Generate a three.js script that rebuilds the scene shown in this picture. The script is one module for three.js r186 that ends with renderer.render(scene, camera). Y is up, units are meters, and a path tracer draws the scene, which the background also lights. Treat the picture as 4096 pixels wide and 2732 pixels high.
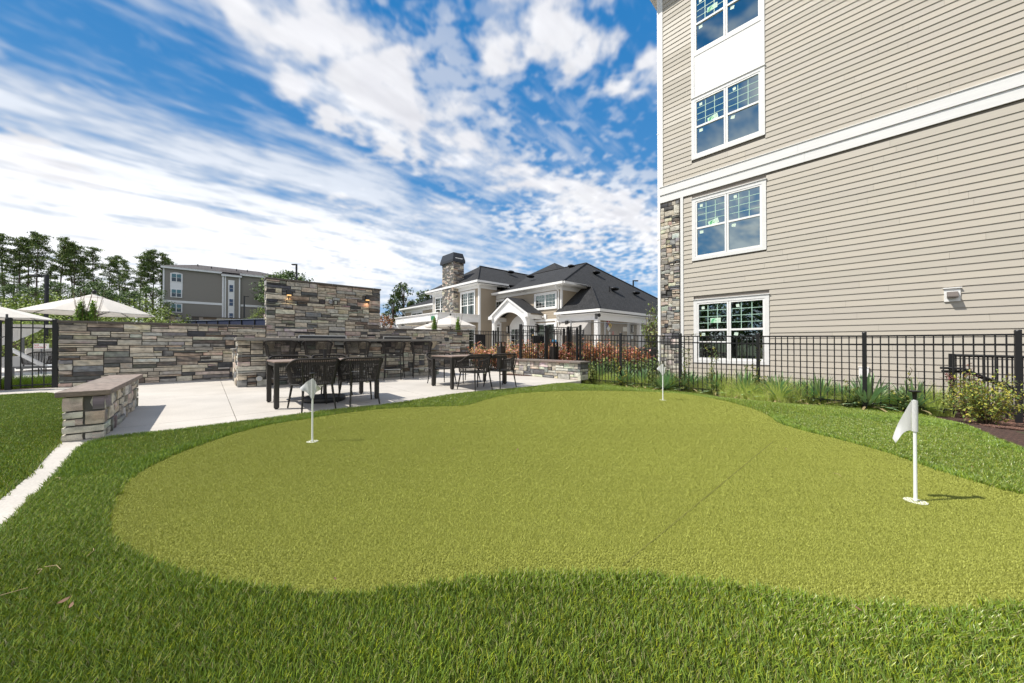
import * as THREE from 'three';
import { mergeGeometries } from 'three/addons/utils/BufferGeometryUtils.js';
import { RoundedBoxGeometry } from 'three/addons/geometries/RoundedBoxGeometry.js';

// ---------------------------------------------------------------- camera, sky, sun, exposure
const EYE = 1.04, FPX = 1380, PITCH = THREE.MathUtils.degToRad(0.42);   // photograph is 4096 x 2732, focal length 1380 of its pixels
const scene = new THREE.Scene();
const camera = new THREE.PerspectiveCamera(2 * Math.atan(1366 / FPX) * 180 / Math.PI, 1024 / 683, 0.05, 1500);
camera.position.set(0, EYE, 0); camera.rotation.x = PITCH;
const renderer = new THREE.WebGLRenderer({ antialias: true });
renderer.setSize(1024, 683);
renderer.toneMapping = THREE.LinearToneMapping;
renderer.toneMappingExposure = 1.35;
renderer.shadowMap.enabled = true;
const SUN = new THREE.Vector3(-0.48, 0.705, -0.03).normalize();
const sun = new THREE.DirectionalLight(new THREE.Color(1, 0.955, 0.87), 4.5);
sun.position.copy(SUN).multiplyScalar(80); sun.target.position.set(0, 0, -8);
sun.castShadow = true; sun.shadow.mapSize.set(4096, 4096);
Object.assign(sun.shadow.camera, { left: -40, right: 40, top: 40, bottom: -40, near: 1, far: 200 });
scene.add(sun, sun.target);

// seeded numbers and noise
function RNG(seed) { let a = seed >>> 0; return () => { a = (a + 0x6D2B79F5) | 0; let t = Math.imul(a ^ (a >>> 15), 1 | a); t = (t + Math.imul(t ^ (t >>> 7), 61 | t)) ^ t; return ((t ^ (t >>> 14)) >>> 0) / 4294967296; }; }
const R0 = RNG(7);
const PERM = (() => { const p = Array.from({ length: 256 }, (_, i) => i); for (let i = 255; i > 0; i--) { const j = Math.floor(R0() * (i + 1)); [p[i], p[j]] = [p[j], p[i]]; } return new Uint8Array([...p, ...p]); })();
const GX = new Float32Array(256), GY = new Float32Array(256);
for (let i = 0; i < 256; i++) { const a = i / 256 * 6.28318; GX[i] = Math.cos(a); GY[i] = Math.sin(a); }
function noise(x, y, per = 256) {            // gradient noise, about -0.7 .. 0.7, tiling every `per`
  const xf = Math.floor(x), yf = Math.floor(y), dx = x - xf, dy = y - yf;
  const m = v => ((v % per) + per) % per & 255;
  const x0 = m(xf), x1 = m(xf + 1), y0 = m(yf), y1 = m(yf + 1);
  const u = dx * dx * dx * (dx * (dx * 6 - 15) + 10), v = dy * dy * dy * (dy * (dy * 6 - 15) + 10);
  const a = PERM[PERM[x0] + y0], b = PERM[PERM[x1] + y0], c = PERM[PERM[x0] + y1], d = PERM[PERM[x1] + y1];
  const n0 = GX[a] * dx + GY[a] * dy, n1 = GX[b] * (dx - 1) + GY[b] * dy, n2 = GX[c] * dx + GY[c] * (dy - 1), n3 = GX[d] * (dx - 1) + GY[d] * (dy - 1);
  return (n0 + (n1 - n0) * u) * (1 - v) + (n2 + (n3 - n2) * u) * v;
}
function fbm(x, y, oct, per = 256) { let s = 0, a = 1, t = 0; for (let i = 0; i < oct; i++) { s += a * noise(x, y, per); t += a; a *= 0.5; x *= 2; y *= 2; per *= 2; if (per > 256) per = 256; } return s / t; }
const sstep = (a, b, x) => { const t = Math.min(1, Math.max(0, (x - a) / (b - a))); return t * t * (3 - 2 * t); };
const lerp = (a, b, t) => a + (b - a) * t;

// the sky: clear blue air, a streaky sheet of high cirrus, one drifting bank of cumulus in view and a field of small altocumulus.
// Clouds lie on a level layer overhead, so they run together towards the horizon. Unseen cover behind the camera is added as fill for shaded stone.
function makeSky() {
  const W = 2048, H = 1024, data = new Float32Array(W * H * 4), K = 1 / renderer.toneMappingExposure;
  const ramp = (x, pts) => { for (let i = 1; i < pts.length; i++) if (x < pts[i][0]) return lerp(pts[i - 1][1], pts[i][1], sstep(pts[i - 1][0], pts[i][0], x)); return pts[pts.length - 1][1]; };
  const cirP = [[-9, 1], [-3.2, 1], [-2.6, 0.85], [-2.25, 0.6], [-1.8, 0.42], [-1.35, 0.4], [-1.0, 0.16], [-0.55, 0.12], [0.1, 0.5], [0.9, 0.8], [2.0, 0.7], [9, 0.9]];  // cirrus by band; the last stops are unseen cover added to brighten shade
  const cumP = [[-9, -0.08], [-3, -0.10], [-2.3, -0.17], [-1.75, -0.2], [-1.52, -0.03], [-1.32, 0.22], [-1.14, 0.12], [-0.98, -0.11], [-0.6, -0.15], [-0.2, -0.04], [0.35, 0.14], [0.9, 0.0], [1.6, 0.06], [9, 0.0]];  // cumulus by band; the bank behind the camera is added, for fill light
  // single cumulus clouds of the layer: photo direction, radius on the layer, strength
  const at = (u, v) => { const d = ray(u, v), l = Math.hypot(...d), k = 1 / (d[1] / l + 0.05); return [d[0] / l * k, d[2] / l * k]; };
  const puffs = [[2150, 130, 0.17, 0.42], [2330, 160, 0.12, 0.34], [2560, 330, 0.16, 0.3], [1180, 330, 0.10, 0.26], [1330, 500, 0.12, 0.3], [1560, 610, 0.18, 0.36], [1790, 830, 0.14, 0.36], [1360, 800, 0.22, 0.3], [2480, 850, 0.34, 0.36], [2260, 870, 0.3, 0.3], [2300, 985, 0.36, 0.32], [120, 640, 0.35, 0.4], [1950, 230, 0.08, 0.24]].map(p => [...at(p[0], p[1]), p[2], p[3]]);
  for (let j = 0; j < H; j++) {
    const el = (((j + 0.5) / H) - 0.5) * Math.PI, y = Math.sin(el), c = Math.cos(el);
    for (let i = 0; i < W; i++) {
      const az = (((i + 0.5) / W) - 0.5) * 2 * Math.PI, x = c * Math.cos(az), z = c * Math.sin(az), o = (j * W + i) * 4;
      let r, g, b;
      const yy = Math.max(0, y), t = Math.pow(1 - yy, 2.5);
      r = lerp(0.018, 0.26, t); g = lerp(0.200, 0.55, t); b = lerp(0.54, 0.90, t);
      if (y > -0.02) {
        const k = 1 / (yy + 0.05), px = x * k, pz = z * k;
        const w1 = noise(px * 0.7 + 31, pz * 0.7 + 5), w2 = noise(px * 0.7 - 9, pz * 0.7 + 77), w3 = fbm(px * 3 + 7, pz * 3, 3), w4 = fbm(px * 3 - 20, pz * 3 + 40, 3);
        const ra = px * 0.73 - pz * 0.68 + 0.25 * w1, q = px * 0.68 + pz * 0.73 + 0.22 * w2;
        const far = sstep(0.0, 0.14, yy);
        // cirrus streaks
        const f1 = fbm(ra * 0.6 + 3 + 0.5 * w2 + 0.25 * w3, q * 2.6 + 11 + 0.2 * w4, 6), f2 = fbm(ra * 2.6 + 60 + 0.3 * w3, q * 7 - 8, 6), f3 = fbm(ra * 7 + 5, q * 26 + 2, 4);
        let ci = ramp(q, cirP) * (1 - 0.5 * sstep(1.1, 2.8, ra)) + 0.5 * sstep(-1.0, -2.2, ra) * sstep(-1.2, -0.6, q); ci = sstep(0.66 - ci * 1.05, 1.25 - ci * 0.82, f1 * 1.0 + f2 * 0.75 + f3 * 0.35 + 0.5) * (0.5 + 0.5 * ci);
        // cumulus bank and scattered puffs
        const qx = px + 0.05 * w3, qz = pz + 0.05 * w4;
        const n1 = fbm(qx * 1.7 + 17.3, qz * 1.7 + 41.8, 6), n2 = fbm(qx * 8.5 + 3, qz * 8.5 + 9, 6);
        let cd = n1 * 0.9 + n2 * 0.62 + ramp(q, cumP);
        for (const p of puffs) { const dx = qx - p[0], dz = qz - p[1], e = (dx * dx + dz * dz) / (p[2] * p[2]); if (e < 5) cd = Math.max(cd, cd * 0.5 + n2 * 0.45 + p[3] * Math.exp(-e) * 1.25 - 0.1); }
        const cu = sstep(-0.02, 0.34, cd);
        const n1s = fbm((qx + SUN.x * 0.10) * 1.7 + 17.3, (qz - 0.05) * 1.7 + 41.8, 4);
        // altocumulus flakes over the far right of the layer
        const mk = Math.max(sstep(0.35, 1.7, ra) * sstep(-2.6, -1.8, q) * (1 - 0.8 * sstep(-1.2, -0.2, q)), 0.62 * Math.exp(-(((q + 1.05) / 0.45) ** 2)));
        const fl = fbm(qx * 13 + 20, qz * 13 - 4, 4) + 0.4 * noise(px * 2.2, pz * 2.2);
        const al = sstep(0.05 - mk * 0.24, 0.34 - mk * 0.1, fl) * mk * 0.85;
        const wl = Math.max(al, ci);
        const haze = (1 - far) * 0.5;
        let cov = 1 - (1 - wl * 0.93) * (1 - cu * 0.97) * (1 - haze);
        const shade = Math.min(1, Math.max(0, 0.45 + (n1s - n1) * 1.6 + cd * 0.4)) * cu * 0.22 * far;
        const L = 0.95 - shade - 0.05 * (1 - wl) * (1 - cu) + (0.24 + 0.6 * f2 + 0.3 * f1 + 0.3 * f3) * Math.pow(Math.max(wl, cu * 0.6), 2) * sstep(0.45, 1, cov);       // thick sunlit sheets outshine the film
        r = lerp(r, L * 0.985, cov); g = lerp(g, L * 0.99, cov); b = lerp(b, L * 1.005 + shade * 0.2, cov);
      }
      if (y < 0) { const s = sstep(0, -0.1, y); r = lerp(r, 0.22, s); g = lerp(g, 0.24, s); b = lerp(b, 0.2, s); }
      data[o] = r * K; data[o + 1] = g * K; data[o + 2] = b * K; data[o + 3] = 1;
    }
  }
  const tx = new THREE.DataTexture(data, W, H, THREE.RGBAFormat, THREE.FloatType);
  tx.mapping = THREE.EquirectangularReflectionMapping; tx.magFilter = tx.minFilter = THREE.LinearFilter; tx.wrapS = THREE.RepeatWrapping; tx.needsUpdate = true;
  return tx;
}
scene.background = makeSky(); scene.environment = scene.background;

// ---------------------------------------------------------------- helpers
const V2 = (x, y) => new THREE.Vector2(x, y), V3 = (x, y, z) => new THREE.Vector3(x, y, z);
function ray(u, v) { const x = (u - 2048) / FPX, y = (1366 - v) / FPX, c = Math.cos(PITCH), s = Math.sin(PITCH); return [x, y * c + s, -c + y * s]; }
function G(u, v, h = 0) { const d = ray(u, v), t = (h - EYE) / d[1]; return [d[0] * t, d[2] * t]; }          // photo pixel -> point on level ground
function atZ(u, v, depth) { const d = ray(u, v), t = depth / -d[2]; return [d[0] * t, EYE + d[1] * t, d[2] * t]; }  // photo pixel -> point at a known distance
function hit(o, dir, u, v) {                                                                                 // photo pixel -> (distance along, height) on an upright plane
  const d = ray(u, v), det = dir[0] * -d[2] + dir[1] * d[0], s = (-o[0] * -d[2] - o[1] * d[0]) / det;
  const x = o[0] + dir[0] * s, z = o[1] + dir[1] * s, t = Math.hypot(x, z) / Math.hypot(d[0], d[2]); return [s, EYE + d[1] * t];
}
const used = {};
function numbered(n) { used[n] = (used[n] || 0) + 1; return used[n] === 1 ? n : n + '_' + String(used[n] - 1).padStart(3, '0'); }
function tag(o, label, category, group, kind) { if (label) o.userData.label = label; if (category) o.userData.category = category; if (group) o.userData.group = group; if (kind) o.userData.kind = kind; return o; }
function thing(name, label, category, [x, y, z] = [0, 0, 0], turn = 0, group) { const o = new THREE.Group(); o.name = numbered(name); o.position.set(x, y, z); o.rotation.y = turn; scene.add(o); return tag(o, label, category, group); }
function obj(name, geo, mat, parent) { const g = Array.isArray(geo) ? mergeGeometries(geo.map(q => q.index ? q.toNonIndexed() : q)) : geo; const m = new THREE.Mesh(g, mat); m.name = parent ? name : numbered(name); (parent || scene).add(m); return m; }
function struct(name, geo, mat, label) { const m = obj(name, geo, mat); m.userData.kind = 'structure'; if (label) m.userData.label = label; return m; }
function stuff(m) { m.userData.kind = 'stuff'; return m; }
function copy(o, [x, y, z], turn, label, group) { const c = o.clone(); c.name = numbered(o.name.replace(/_\d\d\d$/, '')); c.userData = { ...o.userData }; if (label) c.userData.label = label; if (group) c.userData.group = group; c.position.set(x, y, z); if (turn !== undefined) c.rotation.y = turn; scene.add(c); return c; }
function bx(w, h, d, x = 0, y = 0, z = 0) {       // box, uv in metres
  const g = new THREE.BoxGeometry(w, h, d), uv = g.attributes.uv, S = [[d, h], [d, h], [w, d], [w, d], [w, h], [w, h]];
  for (let i = 0; i < 24; i++) { const f = S[i >> 2]; uv.setXY(i, uv.getX(i) * f[0] + x, uv.getY(i) * f[1] + y); }
  return g.translate(x, y, z);
}
const rb = (w, h, d, r, x = 0, y = 0, z = 0) => new RoundedBoxGeometry(w, h, d, 2, r).translate(x, y, z);
const UNIT = new THREE.BoxGeometry(1, 1, 1);
function slab(name, mat, parent, w, h, d, x, y, z, ry = 0, rz = 0, rx = 0) { const m = new THREE.Mesh(UNIT, mat); m.name = name; m.scale.set(w, h, d); m.position.set(x, y, z); m.rotation.set(rx, ry, rz); parent.add(m); return m; }
function tube(pts, r, seg = 6, radii, caps = true) {   // swept round bar through points
  const P = [], N = [], UV = [], I = [], n = pts.length; let up = V3(0.13, 1, 0.21).normalize(), len = 0;
  for (let i = 0; i < n; i++) {
    const t = V3().subVectors(pts[Math.min(n - 1, i + 1)], pts[Math.max(0, i - 1)]).normalize();
    const a = V3().crossVectors(up, t); if (a.lengthSq() < 1e-6) a.set(1, 0, 0); a.normalize(); const b = V3().crossVectors(t, a).normalize(); up = b.clone();
    if (i) len += pts[i].distanceTo(pts[i - 1]); const rr = radii ? radii[i] : r;
    for (let k = 0; k <= seg; k++) { const w = k / seg * 6.2831853, x = Math.cos(w), y = Math.sin(w), nx = a.x * x + b.x * y, ny = a.y * x + b.y * y, nz = a.z * x + b.z * y; P.push(pts[i].x + nx * rr, pts[i].y + ny * rr, pts[i].z + nz * rr); N.push(nx, ny, nz); UV.push(k / seg * rr * 6.28, len); }
  }
  for (let i = 0; i < n - 1; i++) for (let k = 0; k < seg; k++) { const o = i * (seg + 1) + k; I.push(o, o + 1, o + seg + 1, o + 1, o + seg + 2, o + seg + 1); }
  if (caps) for (const e of [0, n - 1]) { const c = P.length / 3, t = V3().subVectors(pts[e], pts[e ? e - 1 : 1]).normalize(); P.push(pts[e].x, pts[e].y, pts[e].z); N.push(t.x, t.y, t.z); UV.push(0, 0); for (let k = 0; k <= seg; k++) { const o = (e * (seg + 1) + k) * 3; P.push(P[o], P[o + 1], P[o + 2]); N.push(t.x, t.y, t.z); UV.push(0, 0); } for (let k = 0; k < seg; k++) e ? I.push(c, c + 1 + k, c + 2 + k) : I.push(c, c + 2 + k, c + 1 + k); }
  return bg(P, N, UV, I);
}
function bg(P, N, UV, I, C) { const g = new THREE.BufferGeometry(); g.setAttribute('position', new THREE.Float32BufferAttribute(P, 3)); if (I) g.setIndex(I); if (UV) g.setAttribute('uv', new THREE.Float32BufferAttribute(UV, 2)); if (C) g.setAttribute('color', new THREE.Float32BufferAttribute(C, 3)); if (N) g.setAttribute('normal', new THREE.Float32BufferAttribute(N, 3)); else g.computeVertexNormals(); return g; }
function poly(pts, uvs = 1) {                       // flat polygon facing one way (3D points in order), fan
  const P = [], UV = [], I = [], e1 = V3().subVectors(pts[1], pts[0]).normalize(), nn = V3().crossVectors(e1, V3().subVectors(pts[2], pts[0])).normalize(), e2 = V3().crossVectors(nn, e1), N = [];
  for (const p of pts) { P.push(p.x, p.y, p.z); N.push(nn.x, nn.y, nn.z); const d = V3().subVectors(p, pts[0]); UV.push(d.dot(e1) * uvs, d.dot(e2) * uvs); }
  for (let i = 1; i < pts.length - 1; i++) I.push(0, i, i + 1);
  return bg(P, N, UV, I);
}
function sheet(pts, y = 0, thick = 0) {             // polygon lying on the ground from [x,z] points
  const s = new THREE.Shape(pts.map(p => V2(p[0], -p[1])));
  const g = thick ? new THREE.ExtrudeGeometry(s, { depth: thick, bevelEnabled: false }) : new THREE.ShapeGeometry(s);
  return g.rotateX(-Math.PI / 2).translate(0, y - thick, 0);
}
function inside(pts, x, z) { let c = false; for (let i = 0, j = pts.length - 1; i < pts.length; j = i++) { const a = pts[i], b = pts[j]; if ((a[1] > z) !== (b[1] > z) && x < (b[0] - a[0]) * (z - a[1]) / (b[1] - a[1]) + a[0]) c = !c; } return c; }
function smoothLine(pts, n) { const c = new THREE.CatmullRomCurve3(pts.map(p => V3(p[0], 0, p[1])), false, 'centripetal'); return c.getPoints(n).map(p => [p.x, p.z]); }
// textures and materials
function tex(w, fn, srgb = true, h = w) { const d = new Uint8Array(w * h * 4); for (let j = 0; j < h; j++) for (let i = 0; i < w; i++) { const c = fn(i / w, j / h), o = (j * w + i) * 4; for (let k = 0; k < 3; k++) d[o + k] = Math.max(0, Math.min(255, Math.round(c[k] * 255))); d[o + 3] = 255; } const t = new THREE.DataTexture(d, w, h); t.wrapS = t.wrapT = THREE.RepeatWrapping; t.magFilter = THREE.LinearFilter; t.minFilter = THREE.LinearMipmapLinearFilter; t.generateMipmaps = true; if (srgb) t.colorSpace = THREE.SRGBColorSpace; t.needsUpdate = true; return t; }
function rep(t, u, v = u) { const c = t.clone(); c.repeat.set(u, v); c.needsUpdate = true; return c; }
const gray = v => [v, v, v];
function M(r, g, b, rough = 0.7, o = {}) { const m = new THREE.MeshStandardMaterial({ roughness: rough, ...o }); m.color.setRGB(r, g, b); return m; }
function MP(r, g, b, rough, o = {}) { const m = new THREE.MeshPhysicalMaterial({ roughness: rough, ...o }); m.color.setRGB(r, g, b); return m; }
const tStone = tex(512, (u, v) => gray(0.92 + 0.34 * fbm(u * 6, v * 6, 5, 6) + 0.26 * fbm(u * 3 + 9, v * 12, 4, 12) + 0.12 * noise(u * 90, v * 90, 90)));
const tStoneB = tex(512, (u, v) => gray(0.5 + 0.45 * fbm(u * 8, v * 14, 6, 2) + 0.1 * noise(u * 120, v * 120, 120)), false);
const tConc = tex(1024, (u, v) => { const a = 0.93 + 0.13 * fbm(u * 3, v * 3, 6, 3) + 0.05 * fbm(u * 2 + 5, v * 40, 4, 2) + 0.07 * noise(u * 200, v * 200, 200) + 0.04 * noise(u * 256, v * 60, 60); return [a, a * 0.995, a * 0.985]; });
const tConcB = tex(512, (u, v) => gray(0.5 + 0.35 * noise(u * 16, v * 256, 16) + 0.2 * noise(u * 128, v * 128, 128)), false);
const tGreen = tex(1024, (u, v) => { const n = noise(u * 230, v * 230, 230) * 0.22 + noise(u * 120 + 3, v * 120, 120) * 0.14 + 0.05 * fbm(u * 4, v * 4, 4, 4), s = Math.max(0, noise(u * 256 + 7, v * 256) - 0.42) * 0.9; const a = 0.90 + n + s; return [a, a * (1 + 0.015 * noise(u * 9, v * 9, 9)), a * 0.9 + s]; });
const tGreenB = tex(1024, (u, v) => gray(0.5 + 0.5 * noise(u * 256, v * 256) + 0.25 * noise(u * 128, v * 128, 128)), false);
const tRoof = tex(512, (u, v) => { const row = Math.floor(v * 16), f = v * 16 - row, k = Math.floor(u * 14 + (row % 2) * 0.5 + PERM[row] * 0.13); const h = PERM[(PERM[k & 255] + row * 7) & 255] / 255; return gray(0.72 + 0.28 * h + 0.22 * noise(u * 180, v * 180, 180) - (f < 0.14 ? 0.16 : 0)); });
const tWood = tex(512, (u, v) => gray(0.84 + 0.2 * fbm(u * 3, v * 60, 4, 3) + 0.08 * noise(u * 20, v * 200, 20)));
const tMulch = tex(512, (u, v) => { const n = 0.75 + 0.7 * fbm(u * 18, v * 30, 4, 6) + 0.35 * noise(u * 110, v * 110, 110); return [n, n * 0.96, n * 0.93]; });
const tWeave = tex(256, (u, v) => gray(0.86 + 0.12 * noise(u * 120, v * 120, 120) + 0.06 * fbm(u * 4, v * 4, 3, 4)));
const tDirt = tex(512, (u, v) => gray(0.95 + 0.05 * fbm(u * 5, v * 5, 5, 5) + 0.03 * noise(u * 160, v * 160, 160)));
const mat = {
  stone: M(1, 1, 1, 0.9, { vertexColors: true, map: tStone, bumpMap: tStoneB, bumpScale: 0.006 }),
  mortar: M(0.10, 0.095, 0.085, 0.95), cap: M(0.13, 0.112, 0.096, 0.85, { map: tStone, bumpMap: tStoneB, bumpScale: 0.004 }), capJoint: M(0.45, 0.43, 0.38, 0.9),
  counter: M(0.27, 0.25, 0.22, 0.5, { map: tDirt }), conc: M(0.55, 0.512, 0.468, 0.85, { map: rep(tConc, 0.4), bumpMap: rep(tConcB, 0.5), bumpScale: 0.0012 }),
  black: M(0.006, 0.006, 0.0065, 0.5), bronze: M(0.024, 0.0205, 0.018, 0.5), frame: M(0.020, 0.0175, 0.0155, 0.55), rope: M(0.026, 0.021, 0.018, 0.9), cushion: M(0.72, 0.66, 0.60, 0.95, { map: rep(tWeave, 3) }),
  wood: M(0.34, 0.245, 0.20, 0.6, { map: tWood }), white: M(0.84, 0.83, 0.81, 0.5), trim: M(0.84, 0.83, 0.81, 0.55, { map: tDirt }), steel: M(0.55, 0.55, 0.55, 0.35, { metalness: 0.9 }), plastic: M(0.5, 0.5, 0.5, 0.5),
  green: M(0.262, 0.278, 0.046, 0.9, { map: rep(tGreen, 0.9), bumpMap: rep(tGreenB, 0.9), bumpScale: 0.006 }),
  soil: M(0.032, 0.048, 0.010, 1), mulch: M(0.15, 0.085, 0.065, 1, { map: rep(tMulch, 1.2), bumpMap: rep(tMulch, 1.2), bumpScale: 0.02 }),
  canvas: MP(0.86, 0.80, 0.72, 0.9, { map: rep(tWeave, 1), side: THREE.DoubleSide, transmission: 0.18, thickness: 0 }), navy: M(0.008, 0.016, 0.055, 0.7),
  glass: MP(0.40, 0.46, 0.45, 0.012, { metalness: 1 }), glassDark: MP(0.15, 0.18, 0.17, 0.03, { metalness: 1 }), grille: M(0.42, 0.62, 0.50, 0.4),
  roof: M(0.027, 0.027, 0.029, 0.95, { map: rep(tRoof, 0.4), bumpMap: rep(tRoof, 0.4), bumpScale: 0.01 }), roofBrown: M(0.10, 0.088, 0.088, 0.95, { map: rep(tRoof, 0.4) }),
};
const yAxis = V3(0, 1, 0);
// site frames. Patio, walls, clubhouse: x along the long stone wall, z out of its front. Building: x along its siding, z out of it.
const TH = THREE.MathUtils.degToRad(41.6), PX = [Math.cos(TH), -Math.sin(TH)], PN = [Math.sin(TH), Math.cos(TH)];
const W0 = [-10.808, -8.215];
const site = (s, d) => [W0[0] + PX[0] * s + PN[0] * d, W0[1] + PX[1] * s + PN[1] * d];
const toSite = ([x, z]) => [(x - W0[0]) * PX[0] + (z - W0[1]) * PX[1], (x - W0[0]) * PN[0] + (z - W0[1]) * PN[1]];
const BA = Math.atan(1348 / FPX), BX = [Math.sin(BA), Math.cos(BA)], BN = [-Math.cos(BA), Math.sin(BA)], TB = -(Math.PI / 2 - BA), B0 = [5.012, -11.644];
const FEN = [7.59, -5.175];
const fenD = (x, z) => (x - FEN[0]) * BN[0] + (z - FEN[1]) * BN[1];
const gh = (x, z) => -0.156 * (1 - sstep(0.1, 2.1, fenD(x, z)));
function GT(u, v) { let p = G(u, v, -0.05); for (let i = 0; i < 6; i++) p = G(u, v, gh(p[0], p[1])); return p; }
// ---------------------------------------------------------------- ground
const greenEdge = [[247,1230],[249,1200],[258,1165],[272,1135],[300,1100],[380,1055],[480,1016],[600,980],[700,963],[800,948],[900,938],[1000,934],[1070,931],[1120,917],[1180,905],[1300,898],[1450,899],[1560,904],[1640,916],[1720,936],[1765,955],[1795,975],[1850,991],[1950,1016],[2050,1045],[2150,1080],[2250,1110],[2351,1137]].map(p => G(p[0] * 1.7422, p[1] * 1.7422));
const greenFront = [[2351,1396],[2200,1401],[2050,1395],[1900,1380],[1750,1357],[1600,1335],[1450,1320],[1300,1318],[1150,1325],[1050,1338],[950,1351],[850,1360],[750,1363],[650,1358],[550,1345],[460,1326],[380,1302],[310,1274],[268,1250]].map(p => G(p[0] * 1.7422, p[1] * 1.7422));
const greenPoly = smoothLine([...greenEdge, [4.35, -1.75], [4.75, -1.35], [4.55, -1.02], [3.9, -0.95], [3.0, -1.0], ...greenFront, greenEdge[0]], 240);
greenPoly.pop();
const patioEdge = [[432,1751],[545,1738],[680,1724],[800,1709],[1038,1680],[1215,1656],[1342,1640],[1479,1627],[1560,1618],[1727,1591.5],[1839,1575],[1961,1564],[2120,1549],[2300,1525]].map(p => G(...p));
const patioCurve = smoothLine(patioEdge, 60);
const bedEdge = smoothLine([[2335,1524],[2420,1533],[2612,1552],[2800,1578],[2925,1596],[3103,1614],[3282,1624],[3420,1630],[3546,1642],[3674,1656],[3801,1690],[3897,1716],[4096,1798]].map(p => GT(...p)).concat([[4.6, -2.2], [5.6, -0.9], [7.2, 1.2]]), 70);
// wide terrain: level round the buildings, a wooded rise to the left behind
const hill = (x, z) => 5.2 * sstep(58, 88, -x * 0.72 - z * 0.69) * sstep(-40, 5, -x + z * 0.2 + 6);
{
  const n = 120, P = [], UV = [], I = [], S = t => Math.sign(t) * Math.pow(Math.abs(t), 2.2) * 420;
  for (let j = 0; j <= n; j++) for (let i = 0; i <= n; i++) { const x = S(i / n * 2 - 1), z = S(j / n * 2 - 1); P.push(x, -0.34 + hill(x, z), z); UV.push(x * 0.3, z * 0.3); }
  for (let j = 0; j < n; j++) for (let i = 0; i < n; i++) { const a = j * (n + 1) + i; I.push(a, a + n + 1, a + 1, a + 1, a + n + 1, a + n + 2); }
  struct('terrain', bg(P, null, UV, I), M(0.075, 0.10, 0.035, 1, { map: tMulch }), 'rough grassy ground reaching the woods');
}
// turf carpet backing follows the fall towards the fence
{
  const P = [], UV = [], I = [], n = 70, X0 = -7.2, X1 = 9.5, Z0 = -11.2, Z1 = 3;
  for (let j = 0; j <= n; j++) for (let i = 0; i <= n; i++) { const x = lerp(X0, X1, i / n), z = lerp(Z0, Z1, j / n); P.push(x, gh(x, z) - 0.012, z); UV.push(x, z); }
  for (let j = 0; j < n; j++) for (let i = 0; i < n; i++) { const a = j * (n + 1) + i; I.push(a, a + n + 1, a + 1, a + 1, a + n + 1, a + n + 2); }
  struct('turf_backing', bg(P, null, UV, I), mat.soil, 'dark backing of the artificial turf');
}
const lawnPoly = [G(0, 2001), G(125, 1900), G(235, 1778), [-4.86, -3.78], [-6.75, -5.75], [-8.2, -6.6], G(185, 1573), G(0, 1583), [-13.5, -4.3], [-10.5, -0.6], [-5.2, -0.5]];
struct('lawn_backing', sheet(lawnPoly, -0.004), mat.soil, 'dark backing of the side lawn');
{
  const g = sheet(greenPoly, 0.0);
  struct('putting_green', g, mat.green, 'smooth yellow green putting surface with a curved outline');
}
// concrete patio, saw cut into panels with open joints
const patioPoly = [...patioCurve.slice(0, -1), [1.95, -9.76], [1.6, -10.3], [2.6, -13.4], site(15.5, -5), site(11.9, -5), site(11.9, -0.05), site(-3.5, -0.05), [-13.5, -5.4], [-13.5, -4.3], G(0, 1583), G(185, 1573), [-8.2, -6.6], [-6.75, -5.75], [-4.86, -3.78]];
function clip(pts, a, b, c) { const out = []; for (let i = 0; i < pts.length; i++) { const p = pts[i], q = pts[(i + 1) % pts.length], dp = a * p[0] + b * p[1] - c, dq = a * q[0] + b * q[1] - c; if (dp >= 0) out.push(p); if ((dp >= 0) !== (dq >= 0)) { const t = dp / (dp - dq); out.push([p[0] + (q[0] - p[0]) * t, p[1] + (q[1] - p[1]) * t]); } } return out; }
{
  const g = new THREE.Group(); g.name = 'patio'; g.userData = { kind: 'structure', label: 'pale broom finished concrete patio with cut joints' }; scene.add(g);
  const j0 = toSite([-1.775, -7.0]), gap = 0.004, sc = [-9, -6, -3, 0, 3, 6].map(k => j0[0] + k), dc = [-12, -9, -6, -3, 0, 3, 6].map(k => j0[1] + k); sc.unshift(-30); sc.push(40); dc.unshift(-40); dc.push(30);
  const local = patioPoly.map(toSite);
  for (let i = 0; i < sc.length - 1; i++) for (let j = 0; j < dc.length - 1; j++) {
    let p = clip(local, 1, 0, sc[i] + gap); p = p.length ? clip(p, -1, 0, -sc[i + 1] + gap) : p; p = p.length ? clip(p, 0, 1, dc[j] + gap) : p; p = p.length ? clip(p, 0, -1, -dc[j + 1] + gap) : p;
    if (p.length < 3) continue; let ar = 0; p.forEach((a, k) => { const b = p[(k + 1) % p.length]; ar += a[0] * b[1] - a[1] * b[0]; }); if (Math.abs(ar) < 0.05) continue;
    const m = obj('slab', sheet(p.map(q => site(q[0], q[1])), 0.004, 0.1), mat.conc, g);
  }
  obj('base', sheet(patioPoly, -0.03), mat.mortar, g);
}
struct('concrete_edging', sheet([G(0, 2128), G(218, 1900), G(330, 1778), [-4.50, -3.84], [-4.86, -3.78], G(235, 1778), G(125, 1900), G(0, 2001), [-2.4, -1.15], [-2.0, -1.0]], 0.004, 0.1), mat.conc, 'narrow concrete strip between the two turfs');
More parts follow.
